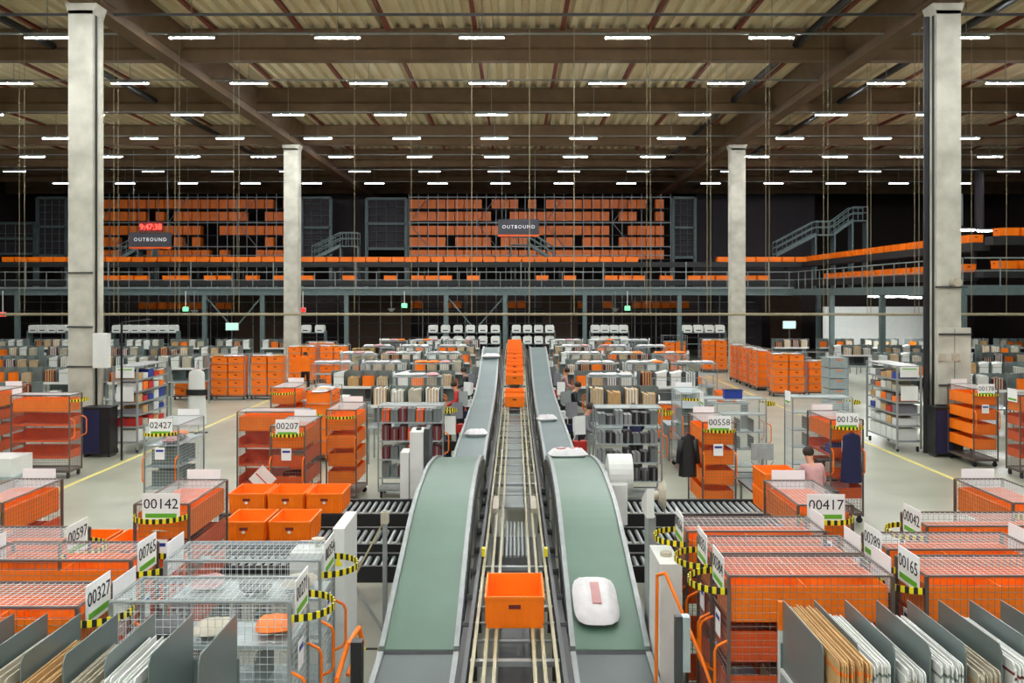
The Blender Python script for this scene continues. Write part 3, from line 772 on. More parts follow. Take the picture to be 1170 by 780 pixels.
# ------------------------------------------------------------------ machines by the belts
o = root('control_cabinet', 'tall slim white panel cabinet left of the near belt', 'cabinet', (-1.81, 9.82, 0))
M('body', MB().box(-.06, .06, -.38, .38, 0, 2.0), 'white', o)
M('warning_label', MB().prism([(-.04, 1.62), (.04, 1.62), (0, 1.72)], 'y', -.384, -.381), 'yellow', o)
o = root('control_cabinet', 'wide white cabinet behind the light grid trolleys', 'cabinet', (-2.12, 9.68, 0))
M('body', MB().box(-.19, .19, -.25, .25, 0, 1.75), 'white', o); M('lamp_knob', MB().rod((.05, 0, 1.75), (.05, 0, 1.82), .03, 10).rod((.05, 0, 1.82), (.05, 0, 1.84), .07, 10), 'cream', o)
o = root('control_cabinet', 'white cabinet with a knob right of the near belt', 'cabinet', (1.54, 9.4, 0))
M('body', MB().box(-.11, .11, -.35, .35, 0, 1.75), 'white', o); M('knob', MB().rod((0, -.05, 1.75), (0, -.05, 1.79), .06, 12), 'cream', o)
o = root('dish_reel', 'white round dish on a grey post right of the near belt', 'reel', (1.56, 10.1, 0))
M('post', MB().box(-.11, -.03, -.15, .15, 0, 2.0), 'steel', o)
M('head_panel', MB().prism([(-.22, 2.0), (.18, 2.0), (.18, 2.12), (-.22, 2.32)], 'x', -.14, -.06), 'white', o)
M('dish', MB().rod((.02, 0, 2.2), (.08, 0, 2.2), .08, 20, r2=.17).rod((-.06, 0, 2.2), (.02, 0, 2.2), .05, 12), 'cream', o)
o = root('paper_machine', 'white paper cushion machine with big roll right of the belt crest', 'machine', (1.6, 14.3, 0))
M('body', MB().prism([(-.3, .9), (.3, .9), (.3, 1.35), (.1, 1.65), (-.3, 1.5)], 'x', -.2, .12), 'white', o)
M('paper_roll', MB().rod((-.15, .05, 1.62), (.22, .05, 1.62), .3, 24).rod((.22, .05, 1.62), (.25, .05, 1.62), .06, 12, 1), ['white', 'cream'], o)
M('stand', MB().box(-.15, .1, -.2, .2, 0, .9), 'steel', o)
o = root('filler_machine', 'tall white machine tower left of the belt crest', 'machine', (-1.7, 16.4, 0))
M('tower', MB().box(-.14, .1, -.3, .3, .3, 2.0), 'white', o); M('side_box', MB().box(-.3, -.15, -.35, .1, .2, 1.65), 'white', o); M('dark_panel', MB().box(.11, .2, -.3, .35, .3, 2.05), 'dark_steel', o); M('slot', MB().box(-.05, .03, -.05, .1, 2.0, 2.03), 'ink', o); M('foot', MB().box(-.3, .2, -.35, .35, 0, .2), 'dark_steel', o)
o = root('safety_rail', 'orange bent safety handrail left of the near belt', 'handrail', (X(385, 7.3), 7.3, 0))
M('rail', MB().path([(0, 0, .2), (0, 0, 1.35), (.05, .2, 1.55), (.1, .45, 1.6), (.12, .5, 1.45), (.05, .2, 1.3)], .02, 8), 'orange', o)
o = root('safety_rail', 'orange bent handrail at the frontmost right trolley', 'handrail', (1.35, 8.3, 0))
M('rail', MB().path([(-.02, .4, 0), (0, .4, 1.75), (.06, .3, 1.8), (.3, -.2, 1.2), (.45, -.6, .7)], .016, 8), 'orange', o)
o = root('sensor_post', 'black sensor post left of the near belt', 'post', (X(408, 7.4), 7.4, 0))
M('post', MB().box(-.03, .03, -.03, .03, 0, 1.6), 'dark_steel', o); M('sensor', MB().box(-.045, .045, -.05, .05, 1.2, 1.62), 'black', o)
o = root('sensor_post', 'black sensor post right of the near belt', 'post', (X(775, 7.6), 7.6, 0))
M('post', MB().box(-.03, .03, -.03, .03, 0, 1.75), 'dark_steel', o); M('sensor', MB().box(.03, .09, -.05, .05, 1.3, 1.75), 'galvanised', o)
o = root('brace_frame', 'pale diagonal braces on a post under the left roller conveyors', 'brace', (0, 11.3, 0))
M('post', MB().box(-1.62, -1.57, -.03, .03, 0, 1.75), 'steel', o)
M('bracket', MB().box(-1.64, -1.55, -.06, .06, 1.6, 1.74), 'cream', o)
M('diagonal', MB().rod((-1.62, 0, 1.6), (-2.3, -.3, .3), .012, 6), 'tan_rail', o)
M('diagonal', MB().rod((-2.2, 0, 1.2), (-1.5, -.2, .2), .018, 6), 'steel', o)
hz = MB()
for i in range(12): hz.box(-3.2 + i * .15, -3.2 + (i + 1) * .15, 11.4, 11.46, 0, .006, i % 2)
tag(M('hazard_tape', hz, ['yellow', 'ink']), 'yellow and black hazard tape on the floor left of the near belt', 'tape')

# monitor workstation
o = root('monitor', 'grey monitor seen from behind on an arm beside trolley 00558', 'monitor', (X(871, 16.6), 16.6, 0))
M('casing', MB().box(-.2, .2, -.02, .03, 1.42, 1.72).box(-.08, .08, -.04, -.02, 1.5, 1.65), 'galvanised', o)
M('arm', MB().rod((0, 0, .9), (0, 0, 1.45), .03, 8).rod((0, 0, 1.1), (-.2, 0, 1.4), .01, 6).rod((0, 0, 1.1), (.2, 0, 1.4), .01, 6), 'steel', o)
o2 = root('packing_table', 'table under the monitor beside trolley 00558', 'table', (5.0, 17.0, 0))
M('tabletop', MB().box(-.75, .8, -.6, .5, .86, .9), 'dark_steel', o2)
for x in (-.7, .75):
    for y in (-.55, .45): M('leg', MB().box(x - .02, x + .02, y - .02, y + .02, 0, .86), 'steel', o2)
tag(M('blue_bin', MB().box(-.2, .2, -.12, .12, 0, .2).box(-.22, .22, -.14, .14, .18, .2), 'blue', None, (5.05, 21.3, 2.012)), 'bright blue bin on top of the light steel trolley', 'bin')
# garments
def garment(x, d, ztop, zbot, w, col, label, sleeves=True, belt_=None):
    o = root('hanging_garment', label, 'garment', (x, d, 0))
    n, m_ = 16, 14; vs = []
    for j in range(m_ + 1):
        t = (0, .015, .05, .09)[j] if j < 4 else .09 + .91 * (j - 3) / (m_ - 3); z = ztop + (zbot - ztop) * t
        ww = w * (.46 + .1 * t) * (1 if j > 2 else (.25, .55, .92)[j]); dd = .05 + .05 * t
        for i in range(n):
            a = 2 * PI * i / n; k = 1 + .12 * t * math.sin(5 * a)
            vs.append((ww * math.cos(a) * k, dd * math.sin(a) * k, z))
    fs = [(j * n + i, j * n + (i + 1) % n, (j + 1) * n + (i + 1) % n, (j + 1) * n + i) for j in range(m_) for i in range(n)]
    mb = MB().add(vs, fs)
    if sleeves:
        for s in (-1, 1): mb.rod((s * w * .42, 0, ztop - .1), (s * w * .62, 0, ztop - .55), .07, 8, 0, .05)
    M('cloth', mb, col, o, smooth=True)
    M('hanger', MB().path([(-w * .4, 0, ztop - .08), (0, 0, ztop + .04), (w * .4, 0, ztop - .08)], .008).rod((0, 0, ztop + .04), (0, 0, ztop + .14), .006), 'red', o)
    if belt_:
        zz = ztop + (zbot - ztop) * belt_
        bm = MB(); 
        bm.rod((0, 0, zz - .09), (0, 0, zz + .09), w * .64, 16); M('waistband', bm, 'black', o).scale = (1, .35, 1)
    return o
garment(6.4, 17.45, 1.78, .85, .36, 'navy', 'navy blue garment on a red hanger at trolley 00136', False)
garment(3.3, 17.5, 1.75, .95, .3, 'black', 'black jacket hanging left of trolley 00558')
garment(-10.1, 29.2, 2.05, .3, .54, 'white', 'long white dress with black waistband hanging beside the left aisle', False, .42)
o = root('garment_stand', 'thin metal stand that carries the long white dress', 'stand', (-10.1, 29.35, 0))
M('pole', MB().rod((0, 0, 0), (0, 0, 2.35), .02, 8).rod((0, 0, 2.33), (0, -.15, 2.2), .015), 'steel', o); M('foot', MB().box(-.3, .3, -.03, .03, 0, .03).box(-.03, .03, -.3, .3, 0, .03), 'black', o)
# round white card tags etc.
tag(M('tilted_sign', MB().box(-.17, .17, -.005, .005, -.17, .17).box(-.15, .15, -.007, .005, -.02, .0, 1), ['white', 'red'], None, (X(300, 15.9), 15.9, Z(547, 15.9))), 'white square sign tilted on its corner in front of trolley 00207', 'sign').rotation_euler = (0, PI / 4, 0)

# ------------------------------------------------------------------ people
def person(x, d, rz, label, shirt, trousers, lean=0., reach=.35, walk=0., sit=False, hair='hair', z=0.):
    o = root('person', label, 'person', (x, d, z), rz)
    def L(p):   # lean upper body forward (local +y)
        v = Vector(p); 
        if v.z > .95:
            h = v.z - .95; c, s_ = math.cos(lean), math.sin(lean)
            v = Vector((v.x, v.y * c + h * s_, .95 + h * c - v.y * s_))
        return v
    def skin(name, verts, edges, m, par, sub=1):
        me = bpy.data.meshes.new(name); me.from_pydata([v[:3] for v in verts], edges, []); me.materials.append(MATS[m])
        ob = bpy.data.objects.new(name, me); link(ob, par)
        md = ob.modifiers.new('s', 'SKIN'); md.use_smooth_shade = True
        for i, v in enumerate(verts):
            sv = me.skin_vertices[0].data[i]; sv.radius = (v[3], v[3] * (v[4] if len(v) > 4 else 1)); sv.use_root = i == 0
        s2 = ob.modifiers.new('u', 'SUBSURF'); s2.levels = sub; s2.render_levels = sub
        return ob
    def V(p, r, k=1.): q = L(p); return (q.x, q.y, q.z, r, k)
    vs = [V((0, 0, .97), .125, .8), V((0, 0, 1.15), .11, .8), V((0, .01, 1.34), .135, .75), V((0, .01, 1.47), .055), V((0, .03, 1.56), .07), V((0, .04, 1.66), .088), V((0, .03, 1.73), .06)]
    es = [(0, 1), (1, 2), (2, 3), (3, 4), (4, 5), (5, 6)]
    hands = []
    for s in (-1, 1):
        b = len(vs)
        el = (s * .24, .1, 1.16); wr = (s * .17, .1 + reach, 1.12 if reach > .1 else .92)
        vs += [V((s * .17, 0, 1.41), .055), V(el, .043), V(wr, .028), V((wr[0] - s * .01, wr[1] + .07, wr[2]), .03, .6)]
        es += [(2, b), (b, b + 1), (b + 1, b + 2), (b + 2, b + 3)]; hands.append((s, wr))
        b = len(vs)
        if sit: kn, an, to = (s * .13, .42, .52), (s * .13, .42, .09), (s * .13, .56, .04); hp = (s * .09, .05, .56)
        else: kn, an, to = (s * .1, .04 + s * walk, .5), (s * .1, -.03 + s * walk * 1.8, .09), (s * .1, .12 + s * walk * 1.8, .04); hp = (s * .09, 0, .88)
        vs += [(hp[0], hp[1], hp[2], .085), kn + (.058,), an + (.038,), to + (.035,)]
        es += [(0, b), (b, b + 1), (b + 1, b + 2), (b + 2, b + 3)]
    body = skin('body', vs, es, 'skin', o)
    # fingers on the same mesh would blur at this size: separate chains, one object per hand
    for s, wr in hands:
        mb = MB(); c = L((wr[0] - s * .01, wr[1] + .09, wr[2]))
        for k in range(4):
            ln = (.065, .075, .07, .055)[k]; ox = s * (.03 - .02 * k)
            a = c + Vector((ox, 0, 0)); b = a + Vector((0, ln * .6, -.012)); e = b + Vector((0, ln * .4, -.03))
            mb.rod(a, b, .009, 6).rod(b, e, .009, 6, 0, .007)
        a = c + Vector((-s * .035, -.05, 0)); mb.rod(a, a + Vector((-s * .03, .05, -.01)), .01, 6, 0, .008)
        M('fingers', mb, 'skin', o)
    tv = [v for v in vs]
    sh = [(v[0], v[1], v[2], v[3] * 1.32, .95) for v in vs[:3]]
    se = [(0, 1), (1, 2)]
    for i in (7, 15):
        if i == 7: sh.append(V((0, 0, .86), .16, .9)); se.append((0, 3))
        b = len(sh); sh += [(v[0], v[1], v[2], v[3] * 1.5, 1) for v in vs[i:i + 3]]; se += [(2, b), (b, b + 1), (b + 1, b + 2)]
    skin('shirt', sh, se, shirt, o)
    tr = [(vs[0][0], vs[0][1], vs[0][2] - .03, .155, .9), V((0, 0, 1.14), .16, .85)]; te = [(0, 1)]
    for i in (11, 19):
        b = len(tr); tr += [(v[0], v[1], v[2], v[3] * 1.4) for v in vs[i:i + 3]]; te += [(0, b), (b, b + 1), (b + 1, b + 2)]
    skin('trousers', tr, te, trousers, o)
    for i in (13, 21):
        a = Vector(vs[i][:3]); b = Vector(vs[i + 1][:3]); M('shoe', MB().rod(a - Vector((0, .05, .04)), b, .05, 8, 0, .042), 'black', o)
    hc = L((0, .015, 1.685)); M('hair', MB().ball(tuple(hc), .1, .105, .1, 12, 8), hair, o, smooth=True)
    f = L((0, .125, 1.63)); M('nose', MB().prism([(f.y - .02, f.z + .03), (f.y - .02, f.z - .02), (f.y + .02, f.z - .015)], 'x', -.012, .012), 'skin', o)
    for s in (-1, 1): e = L((s * .032, .115, 1.66)); M('eye', MB().ball(tuple(e), .01, .008, .008, 6, 4), 'ink', o)
    return o
person(-1.6, 21.8, PI / 2 + .4, 'person in a dark shirt bending over a table left of the far belt', 'black', 'blue_jeans', .5, .4)
person(-1.65, 28.4, PI / 2, 'person in a red shirt working left of the far belt', 'red', 'black', .3, .3)
person(-1.7, 33.5, PI / 2, 'person in black working left of the far belt, farther back', 'black', 'black', .2, .3)
person(1.65, 22.8, -PI / 2 - .2, 'person in a light grey shirt right of the far belt', 'grey_cloth', 'black', .3, .35)
person(1.7, 28.4, -PI / 2, 'person in black working right of the far belt', 'black', 'black', .35, .35)
person(1.75, 33.4, -PI / 2, 'person in a pink shirt working right of the far belt', 'pink_cloth', 'black', .2, .3)
person(5.25, 16.0, .2, 'person in a pinkish top sitting behind the grey monitor', 'pink_cloth', 'black', .35, .3, 0, True)
person(X(349, 42.3), 42.3, PI, 'person in black walking down the left aisle behind stacked orange totes', 'black', 'black', 0, .3, .12)
person(2.95, 22.3, .3, 'person in navy standing behind the dark goods trolley', 'navy', 'black', .2, .3)
st = root('stool', 'stool under the person behind the grey monitor', 'stool', (5.25, 15.95, 0))
M('seat', MB().rod((0, 0, .44), (0, 0, .48), .18, 14), 'black', st)
M('leg', MB().rod((0, 0, .02), (0, 0, .44), .03, 8).rod((-.2, 0, .02), (.2, 0, .02), .02).rod((0, -.2, .02), (0, .2, .02), .02), 'steel', st)
for i in range(2): tote(X(346, 41.8), 41.8, .95 + i * .33, 'orange tote carried down the left aisle, %s one' % ('lower', 'upper')[i], PI / 2)

# ------------------------------------------------------------------ mezzanine
MX0, MX1, MD = -36., 17.6, 58.
MZ = 4.75
o = root('mezzanine', 'grey steel mezzanine platform across the back of the hall', 'mezzanine')
M('deck', MB().box(MX0, MX1, MD, MD + 12, MZ - .05, MZ), 'mezz_dark', o)
M('edge_beam', MB().box(MX0, MX1, MD - .06, MD + .06, MZ - .33, MZ + .03).box(MX0, MX1, MD - .14, MD + .1, MZ - .36, MZ - .33).box(MX0, MX1, MD - .14, MD + .1, MZ + .0, MZ + .04), 'mezz_steel', o)
for px in (20, 234, 300, 396, 510, 577, 668, 776, 935):
    M('post', MB().box(-.13, .13, -.13, .13, 0, MZ - .33).box(-.2, .2, -.2, .2, 0, .03), 'mezz_steel', o, (X(px, MD), MD, 0))
for xa, xb in ((234, 265), (300, 270), (510, 540), (577, 546)):
    M('diagonal_brace', MB().rod((X(xa, MD), MD, MZ - .4), (X(xb, MD), MD, 2.4), .045, 6), 'mezz_steel', o)
M('wing_deck', MB().box(MX1, MX1 + 16, 36, MD + 12, MZ - .05, MZ), 'mezz_dark', o)
M('wing_beam', MB().box(MX1 - .06, MX1 + .06, 36, MD, MZ - .35, MZ + .04).box(MX1, MX1 + 16, 35.94, 36.06, MZ - .35, MZ + .04), 'mezz_steel', o)
for x, y in ((MX1, 36.1), (MX1, 44), (MX1, 51), (21.5, 36.1), (25, 36.1)):
    M('post', MB().box(-.12, .12, -.12, .12, 0, MZ - .33), 'mezz_steel', o, (x, y, 0))
# railing
g = root('railing', 'grey railing along the front edge of the mezzanine', 'railing', (0, MD - .1, MZ))
M('handrail', MB().rod((MX0, 0, 1.1), (MX1, 0, 1.1), .03, 6), 'rail_grey', g)
M('mid_rail', MB().rod((MX0, 0, .6), (MX1, 0, .6), .022, 6), 'rail_grey', g)
M('kick_plate', MB().box(MX0, MX1, -.02, .02, .05, .16), 'rail_grey', g)
x = MX0; k = 0
while x < MX1:
    K('rp%d' % (k % 4 == 0), 'railing_post', (lambda: MB().box(-.02, .02, -.02, .02, 0, 1.1)) if k % 4 else (lambda: MB().box(-.03, .03, -.03, .03, 0, 1.75)), 'rail_grey', g, (x, 0, 0)); x += 1.3; k += 1
g = root('railing', 'railing along the wing of the mezzanine at the right', 'railing', (MX1, 36, MZ))
M('handrail', MB().rod((-.05, 0, 1.1), (-.05, 22, 1.1), .03, 6).rod((0, -.05, 1.1), (14, -.05, 1.1), .03, 6), 'rail_grey', g)
M('mid_rail', MB().rod((-.05, 0, .6), (-.05, 22, .6), .022, 6).rod((0, -.05, .6), (14, -.05, .6), .022, 6), 'rail_grey', g)
for i in range(17): K('rp3', 'railing_post', lambda: MB().box(-.02, .02, -.02, .02, 0, 1.1), 'rail_grey', g, (-.05, i * 1.3, 0))
for i in range(1, 10): K('rp3', 'railing_post', lambda: MB().box(-.02, .02, -.02, .02, 0, 1.1), 'rail_grey', g, (i * 1.4, -.05, 0))
# tote lines on the mezzanine
def line(label, pts, z, w=.7):
    o = root('mezzanine_conveyor', label, 'conveyor')
    for (x0, y0), (x1, y1) in zip(pts, pts[1:]):
        if y0 == y1: mb = MB().box(x0, x1, y0 - w / 2, y0 + w / 2, z - .35, z - .02)
        else: mb = MB().box(x0 - w / 2, x0 + w / 2, min(y0, y1), max(y0, y1), z - .35, z - .02)
        M('track', mb, 'mezz_dark', o)
    return o
ZU, ZL = 6.6, 5.35
lu = line('upper dark tote conveyor on the mezzanine', [(MX0, 61), (19.3, 61), (19.3, 38)], ZU)
ll = line('lower dark tote conveyor on the mezzanine', [(MX0, 60), (18.6, 60), (18.6, 37.5)], ZL)
line('upper tote conveyor on the right wing of the mezzanine', [(19.3, 37.4), (34, 37.4)], ZU + .2)
line('lower tote conveyor on the right wing of the mezzanine', [(18.6, 36.8), (34, 36.8)], ZL + .1)
for lx in range(int(MX0), 19, 3): M('support', MB().box(lx - .05, lx + .05, 60.9, 61.1, MZ, ZU - .3), 'mezz_dark', lu)
for yy in (38.5, 42, 46, 50, 54): M('support', MB().box(19.25, 19.35, yy, yy + .1, MZ, ZU - .3), 'mezz_dark', lu)
x = -33.5; k = 0
gl = 'totes queued on the upper mezzanine conveyor'
while x < 19.1:
    if not (abs(x - 2) < 0 ) and not (4.6 < x - 4 < 9.0):
        tote(x, 61, ZU, 'orange tote in the long queue on the upper back conveyor', PI / 2, gl); 
    x += .86
y = 38.8
while y < 60:
    tote(19.3, y, ZU, 'orange tote queued along the upper conveyor of the right wing', 0, 'totes queued on the upper wing conveyor'); y += .9
for k in range(9): tote(20 + k * .9, 37.4, ZU + .2, 'orange tote on the upper wing conveyor right of the right column', PI / 2, 'totes right of the right column, upper')
for k in range(9): tote(19.6 + k * .9, 36.8, ZL + .1, 'orange tote on the lower wing conveyor right of the right column', PI / 2, 'totes right of the right column, lower')
r = random.Random(3); x = -27
while x < 18:
    if r.random() < .62: tote(x, 60, ZL, 'orange tote on the lower back conveyor behind the railing', PI / 2, 'totes on the lower mezzanine conveyor')
    x += .9
y = 38
while y < 55:
    tote(18.6, y, ZL, 'orange tote queued along the lower conveyor of the right wing', 0, 'totes queued on the lower wing conveyor'); y += 1.0

# tote storage racks (dim, behind)
def store(xa, xb, label, d=74.):
    z0, z1 = 6.4, Z(222, d)
    o = root('storage_rack', label, 'rack', (0, d, 0))
    w = xb - xa; n = int(w / .75)
    mb = MB()
    for i in range(n + 1):
        xx = xa + w * i / n; M('upright', MB().box(-.02, .02, -.03, .03, 0, z1), 'steel', o, (xx, -.5, 0))
    for z in (Z(292, d), Z(282, d), Z(255, d), Z(226, d)): M('beam', MB().box(xa, xb, -.54, -.48, z - .03, z + .03), 'steel', o)
    for i in range(0, n - 1, 7):
        x0 = xa + w * i / n; x1 = xa + w * (i + 2) / n
        M('cross_brace', MB().rod((x0, -.55, Z(255, d)), (x1, -.55, Z(226, d)), .03, 4).rod((x1, -.55, Z(282, d)), (x0, -.55, Z(255, d)), .03, 4), 'steel', o)
    r = random.Random(int(xa)); tb = MB(); lv = [Z(p, d) for p in (238.5, 252.5, 268.5, 281.5, 296)]
    for z in lv:
        tb.box(xa, xb, -.3, .6, z - .05, z, 1)
        x = xa + .05; on = True
        while x < xb - .7:
            if r.random() < .1: on = not on
            if on or r.random() < .55: tb.box(x, x + .66, -.35, .4, z, z + .72)
            x += .73
    t_ = M('stored_totes', tb, ['orange', 'black'], None, (0, d, 0))
    tag(t_, 'wall of orange totes stored in the ' + label, 'totes', None, 'stuff')
store(X(117, 74), X(340, 74), 'tall rack of totes at the back left')
store(X(468, 74), X(765, 74), 'tall rack of totes at the back centre')
def dim_rack(px0, px1, py, label, d=72.):
    t_ = MB(); x = X(px0, d); r = random.Random(px0)
    while x < X(px1, d):
        if r.random() < .75: t_.box(x, x + .66, -.3, .3, 0, .55)
        x += .75
    t_.box(X(px0, d), X(px1, d), -.4, .4, -.06, 0, 1)
    tag(M('stored_totes', t_, ['orange', 'black'], None, (0, d, Z(py, d))), label, 'totes', None, 'stuff')
dim_rack(160, 330, 353, 'dim row of orange totes beneath the mezzanine at left')
dim_rack(430, 545, 352, 'dim row of orange totes beneath the mezzanine, left of the belts')
dim_rack(580, 780, 352, 'dim row of orange totes beneath the mezzanine, right of the belts')
# steel door / lift frames at the back
def grid_frame(px0, px1, py0, py1, label, nx, ny, d=73.5, col='mezz_steel'):
    x0, x1, z0, z1 = X(px0, d), X(px1, d), Z(py1, d), Z(py0, d)
    o = root('steel_gate', label, 'gate', ((x0 + x1) / 2, d, 0)); w = (x1 - x0) / 2
    mb = MB()
    for x in (-w, w): mb.box(x - .12, x + .12, -.1, .1, 4.7, z1)
    for z in (z0, (z0 + z1) / 2, z1): mb.box(-w, w, -.1, .1, z - .1, z + .1)
    M('frame', mb, col, o)
    M('mesh_infill', MB().grid((-w, 0, z0), (2 * w, 0, 0), (0, 0, z1 - z0), nx, ny, .03), col, o)
    M('back_sheet', MB().box(-w, w, .2, .25, z0, z1), 'panel_grey', o)
grid_frame(419, 464, 227, 284, 'grey steel gate frame left of the central tote rack', 4, 6)
grid_frame(-5, 40, 255, 290, 'grey steel frame at the far left of the back wall', 4, 3)
grid_frame(345, 378, 226, 294, 'steel lattice tower left of the gate frame', 3, 10)
grid_frame(769, 794, 226, 294, 'steel lattice tower right of the central tote rack', 3, 10)
grid_frame(43, 76, 226, 292, 'steel lattice tower left of the near left column', 4, 8)
for i, (a, b) in enumerate(((378, 418), (795, 860), (860, 930))):
    struct('wall_panel', MB().box(X(a, 78), X(b, 78), 77.8, 78, 4.8, Z(218, 78)), 'panel_grey')
# stairs on the mezzanine
def stairs(px0, py0, px1, py1, d, label, col='mezz_steel', plat=1.6):
    x0, z0, x1, z1 = X(px0, d), Z(py0, d), X(px1, d), Z(py1, d)
    o = root('stairs', label, 'stairs', (0, d, 0)); n = 9
    for i in range(n):
        t = (i + .5) / n; K('stp' + col, 'step', lambda: MB().box(-.15, .15, -.45, .45, -.02, .02), col, o, (x0 + (x1 - x0) * t, 0, z0 + (z1 - z0) * t))
    s = 1 if x1 > x0 else -1
    for y in (-.45, .45):
        M('stringer', MB().prism([(x0, z0 - .12), (x1, z1 - .12), (x1, z1 + .12), (x0, z0 + .12)], 'y', y - .02, y + .02), col, o)
        for h in (.5, .9): M('handrail', MB().path([(x0, y, z0 + h), (x1, y, z1 + h), (x1 + s * plat, y, z1 + h)], .035), col, o)
        for i in range(5):
            t = i / 4; xx, zz = x0 + (x1 - x0) * t, z0 + (z1 - z0) * t; M('baluster', MB().rod((xx, y, zz), (xx, y, zz + .9), .025), col, o)
        for i in range(1, 4): xx = x1 + s * plat * i / 3; M('baluster', MB().rod((xx, y, z1), (xx, y, z1 + .9), .025), col, o)
    M('platform', MB().box(min(x1, x1 + s * plat), max(x1, x1 + s * plat), -.45, .45, z1 - .08, z1), col, o)
    for xx in (x1, x1 + s * plat): M('post', MB().box(xx - .05, xx + .05, -.4, .4, MZ, z1 - .08), col, o)
stairs(358, 297, 390, 281, 63, 'grey steel stairs rising to a platform right of the far left column', plat=1.2)
stairs(632, 297, 604, 279, 63, 'grey steel stairs below the centre hanging sign', plat=1.2)
stairs(135, 298, 160, 284, 63, 'grey steel stairs below the left hanging sign', plat=1.0)
stairs(885, 292, 930, 268, 63, 'lower flight of blue grey stairs at the back right', plat=1.3)
stairs(950, 268, 972, 252, 63, 'upper flight of blue grey stairs at the back right', plat=1.0)
# hanging signs
def sign(px0, px1, py0, py1, d, label, clock=False):
    x0, x1, z0, z1 = X(px0, d), X(px1, d), Z(py1, d), Z(py0, d); w = (x1 - x0) / 2
    o = root('hanging_sign', label, 'sign', ((x0 + x1) / 2, d, 0))
    M('board', MB().box(-w, w, -.04, .04, z0, z1), 'sign_board', o)
    M('red_strip', MB().box(-w, w, -.05, .05, z0 - .12, z0), 'deep_orange', o)
    for x in (-w * .8, w * .8): M('hanger', MB().rod((x, 0, z1), (x, 0, HZ), .01, 4), 'steel', o)
    text('lettering', 'OUTBOUND', .3, o, (0, -.05, z0 + (z1 - z0) * .5), (PI / 2, 0, 0), 'sign_white', 1.3)
mat('sign_white', (230, 232, 236), .5, emit=.05)
sign(148, 196, 265.5, 282, 57, 'dark hanging board reading OUTBOUND below the red clock')
sign(569, 616, 250.5, 268, 57, 'dark hanging board reading OUTBOUND at the centre')
o = root('led_clock', 'red digital clock above the left hanging board', 'clock', (X(173, 57), 56.98, 0))
M('case', MB().box(-.72, .72, -.08, .08, Z(265, 57) + .01, Z(253.5, 57)), 'maroon', o)
text('digits', '9:47:38', .5, o, (0, -.09, Z(259.6, 57)), (PI / 2, 0, 0), 'led_red', .95)
# exit signs and small fixtures below the mezzanine
for i, (px, py, c, lab) in enumerate([(212, 353, 'exit_green', 'small lit green exit sign left under the mezzanine'), (462, 349, 'exit_green', 'small lit green exit sign right of the second post'), (717, 352, 'exit_green', 'small lit green exit sign right of the belts'), (902, 371, 'screen', 'large pale green lit screen at the back right'), (265, 373, 'screen', 'large pale green lit screen at the back left'), (3, 359, 'exit_red', 'small lit red exit sign at the left edge'), (346, 354, 'exit_red', 'small red fire sign beside the far left column')]):
    w, h = (.16, .12) if 'small' in lab else (.35, .2)
    d = 57 if py < 365 else 53.5
    o = root('lit_sign' if 'screen' not in c else 'lit_screen', lab, 'sign' if 'screen' not in c else 'screen', (X(px, d), d, Z(py, d)))
    M('face', MB().box(-w, w, -.03, 0, -h, h), c, o); M('case', MB().box(-w - .02, w + .02, 0, .08, -h - .02, h + .02).box(-.02, .02, .0, .04, h, (MZ - .1 - Z(py, d)) if py < 365 else h + .01), 'white', o)
    if py > 365: M('stand', MB().box(-.03, .03, .02, .06, -Z(py, d), -h), 'dark_steel', o)
for i, (px, py) in enumerate(((447, 353), (703, 353), (222, 355))):
    d = 56.5
    o = root('round_lamp', 'grey bowl shaped lamp hanging under the mezzanine, %s' % ('left of the belts', 'right of the belts', 'far left')[i], 'lamp', (X(px, d), d, Z(py, d)))
    M('bowl', MB().rod((0, 0, -.16), (0, 0, .05), .08, 14, 0, .26), 'steel', o); M('stem', MB().rod((0, 0, .05), (0, 0, MZ - .1 - Z(py, d)), .015, 6), 'steel', o)
# rows of white bins in front of the mezzanine
def bin_mb(): return MB().prism([(-.22, 0), (.22, 0), (.26, .06), (.26, .36), (.2, .44), (-.2, .44), (-.26, .36), (-.26, .06)], 'y', -.25, .25).box(-.15, .15, -.26, -.25, .1, .16, 1)
def bins(px0, px1, n, label, d=54., rows=2):
    o = root('bin_rack', 'steel rack of white bins, ' + label, 'rack', (0, d, 0))
    xa, xb = X(px0, d), X(px1, d)
    for z in (2.2, 1.55, .9)[:rows + 1]: M('shelf', MB().box(xa - .3, xb + .3, -.3, .3, z - .04, z), 'mezz_steel', o)
    for x in (xa - .3, xb + .3): M('post', MB().box(x - .03, x + .03, -.3, .3, 0, 2.3), 'mezz_steel', o)
    for rw in range(rows):
        for i in range(n):
            t_ = K('wb', 'white_bin', bin_mb, ['white', 'dark_steel'], None, (xa + (xb - xa) * i / (n - 1), d, (2.205, 1.555)[rw]))
            tag(t_, 'white bin, %s shelf, rack %s, %s from left' % (('top', 'second')[rw], label, ORD[i]), 'bin', 'white bins on the back racks')
bins(495, 566, 6, 'left of the distant belt ends'); bins(590, 628, 4, 'behind the right belt end'); bins(680, 712, 4, 'right of the belts'); bins(135, 198, 7, 'right of the left column', rows=1); bins(40, 72, 4, 'left of the left column', rows=1); bins(350, 366, 2, 'behind the far left column', rows=1); bins(785, 822, 4, 'left of the far right column', rows=1)
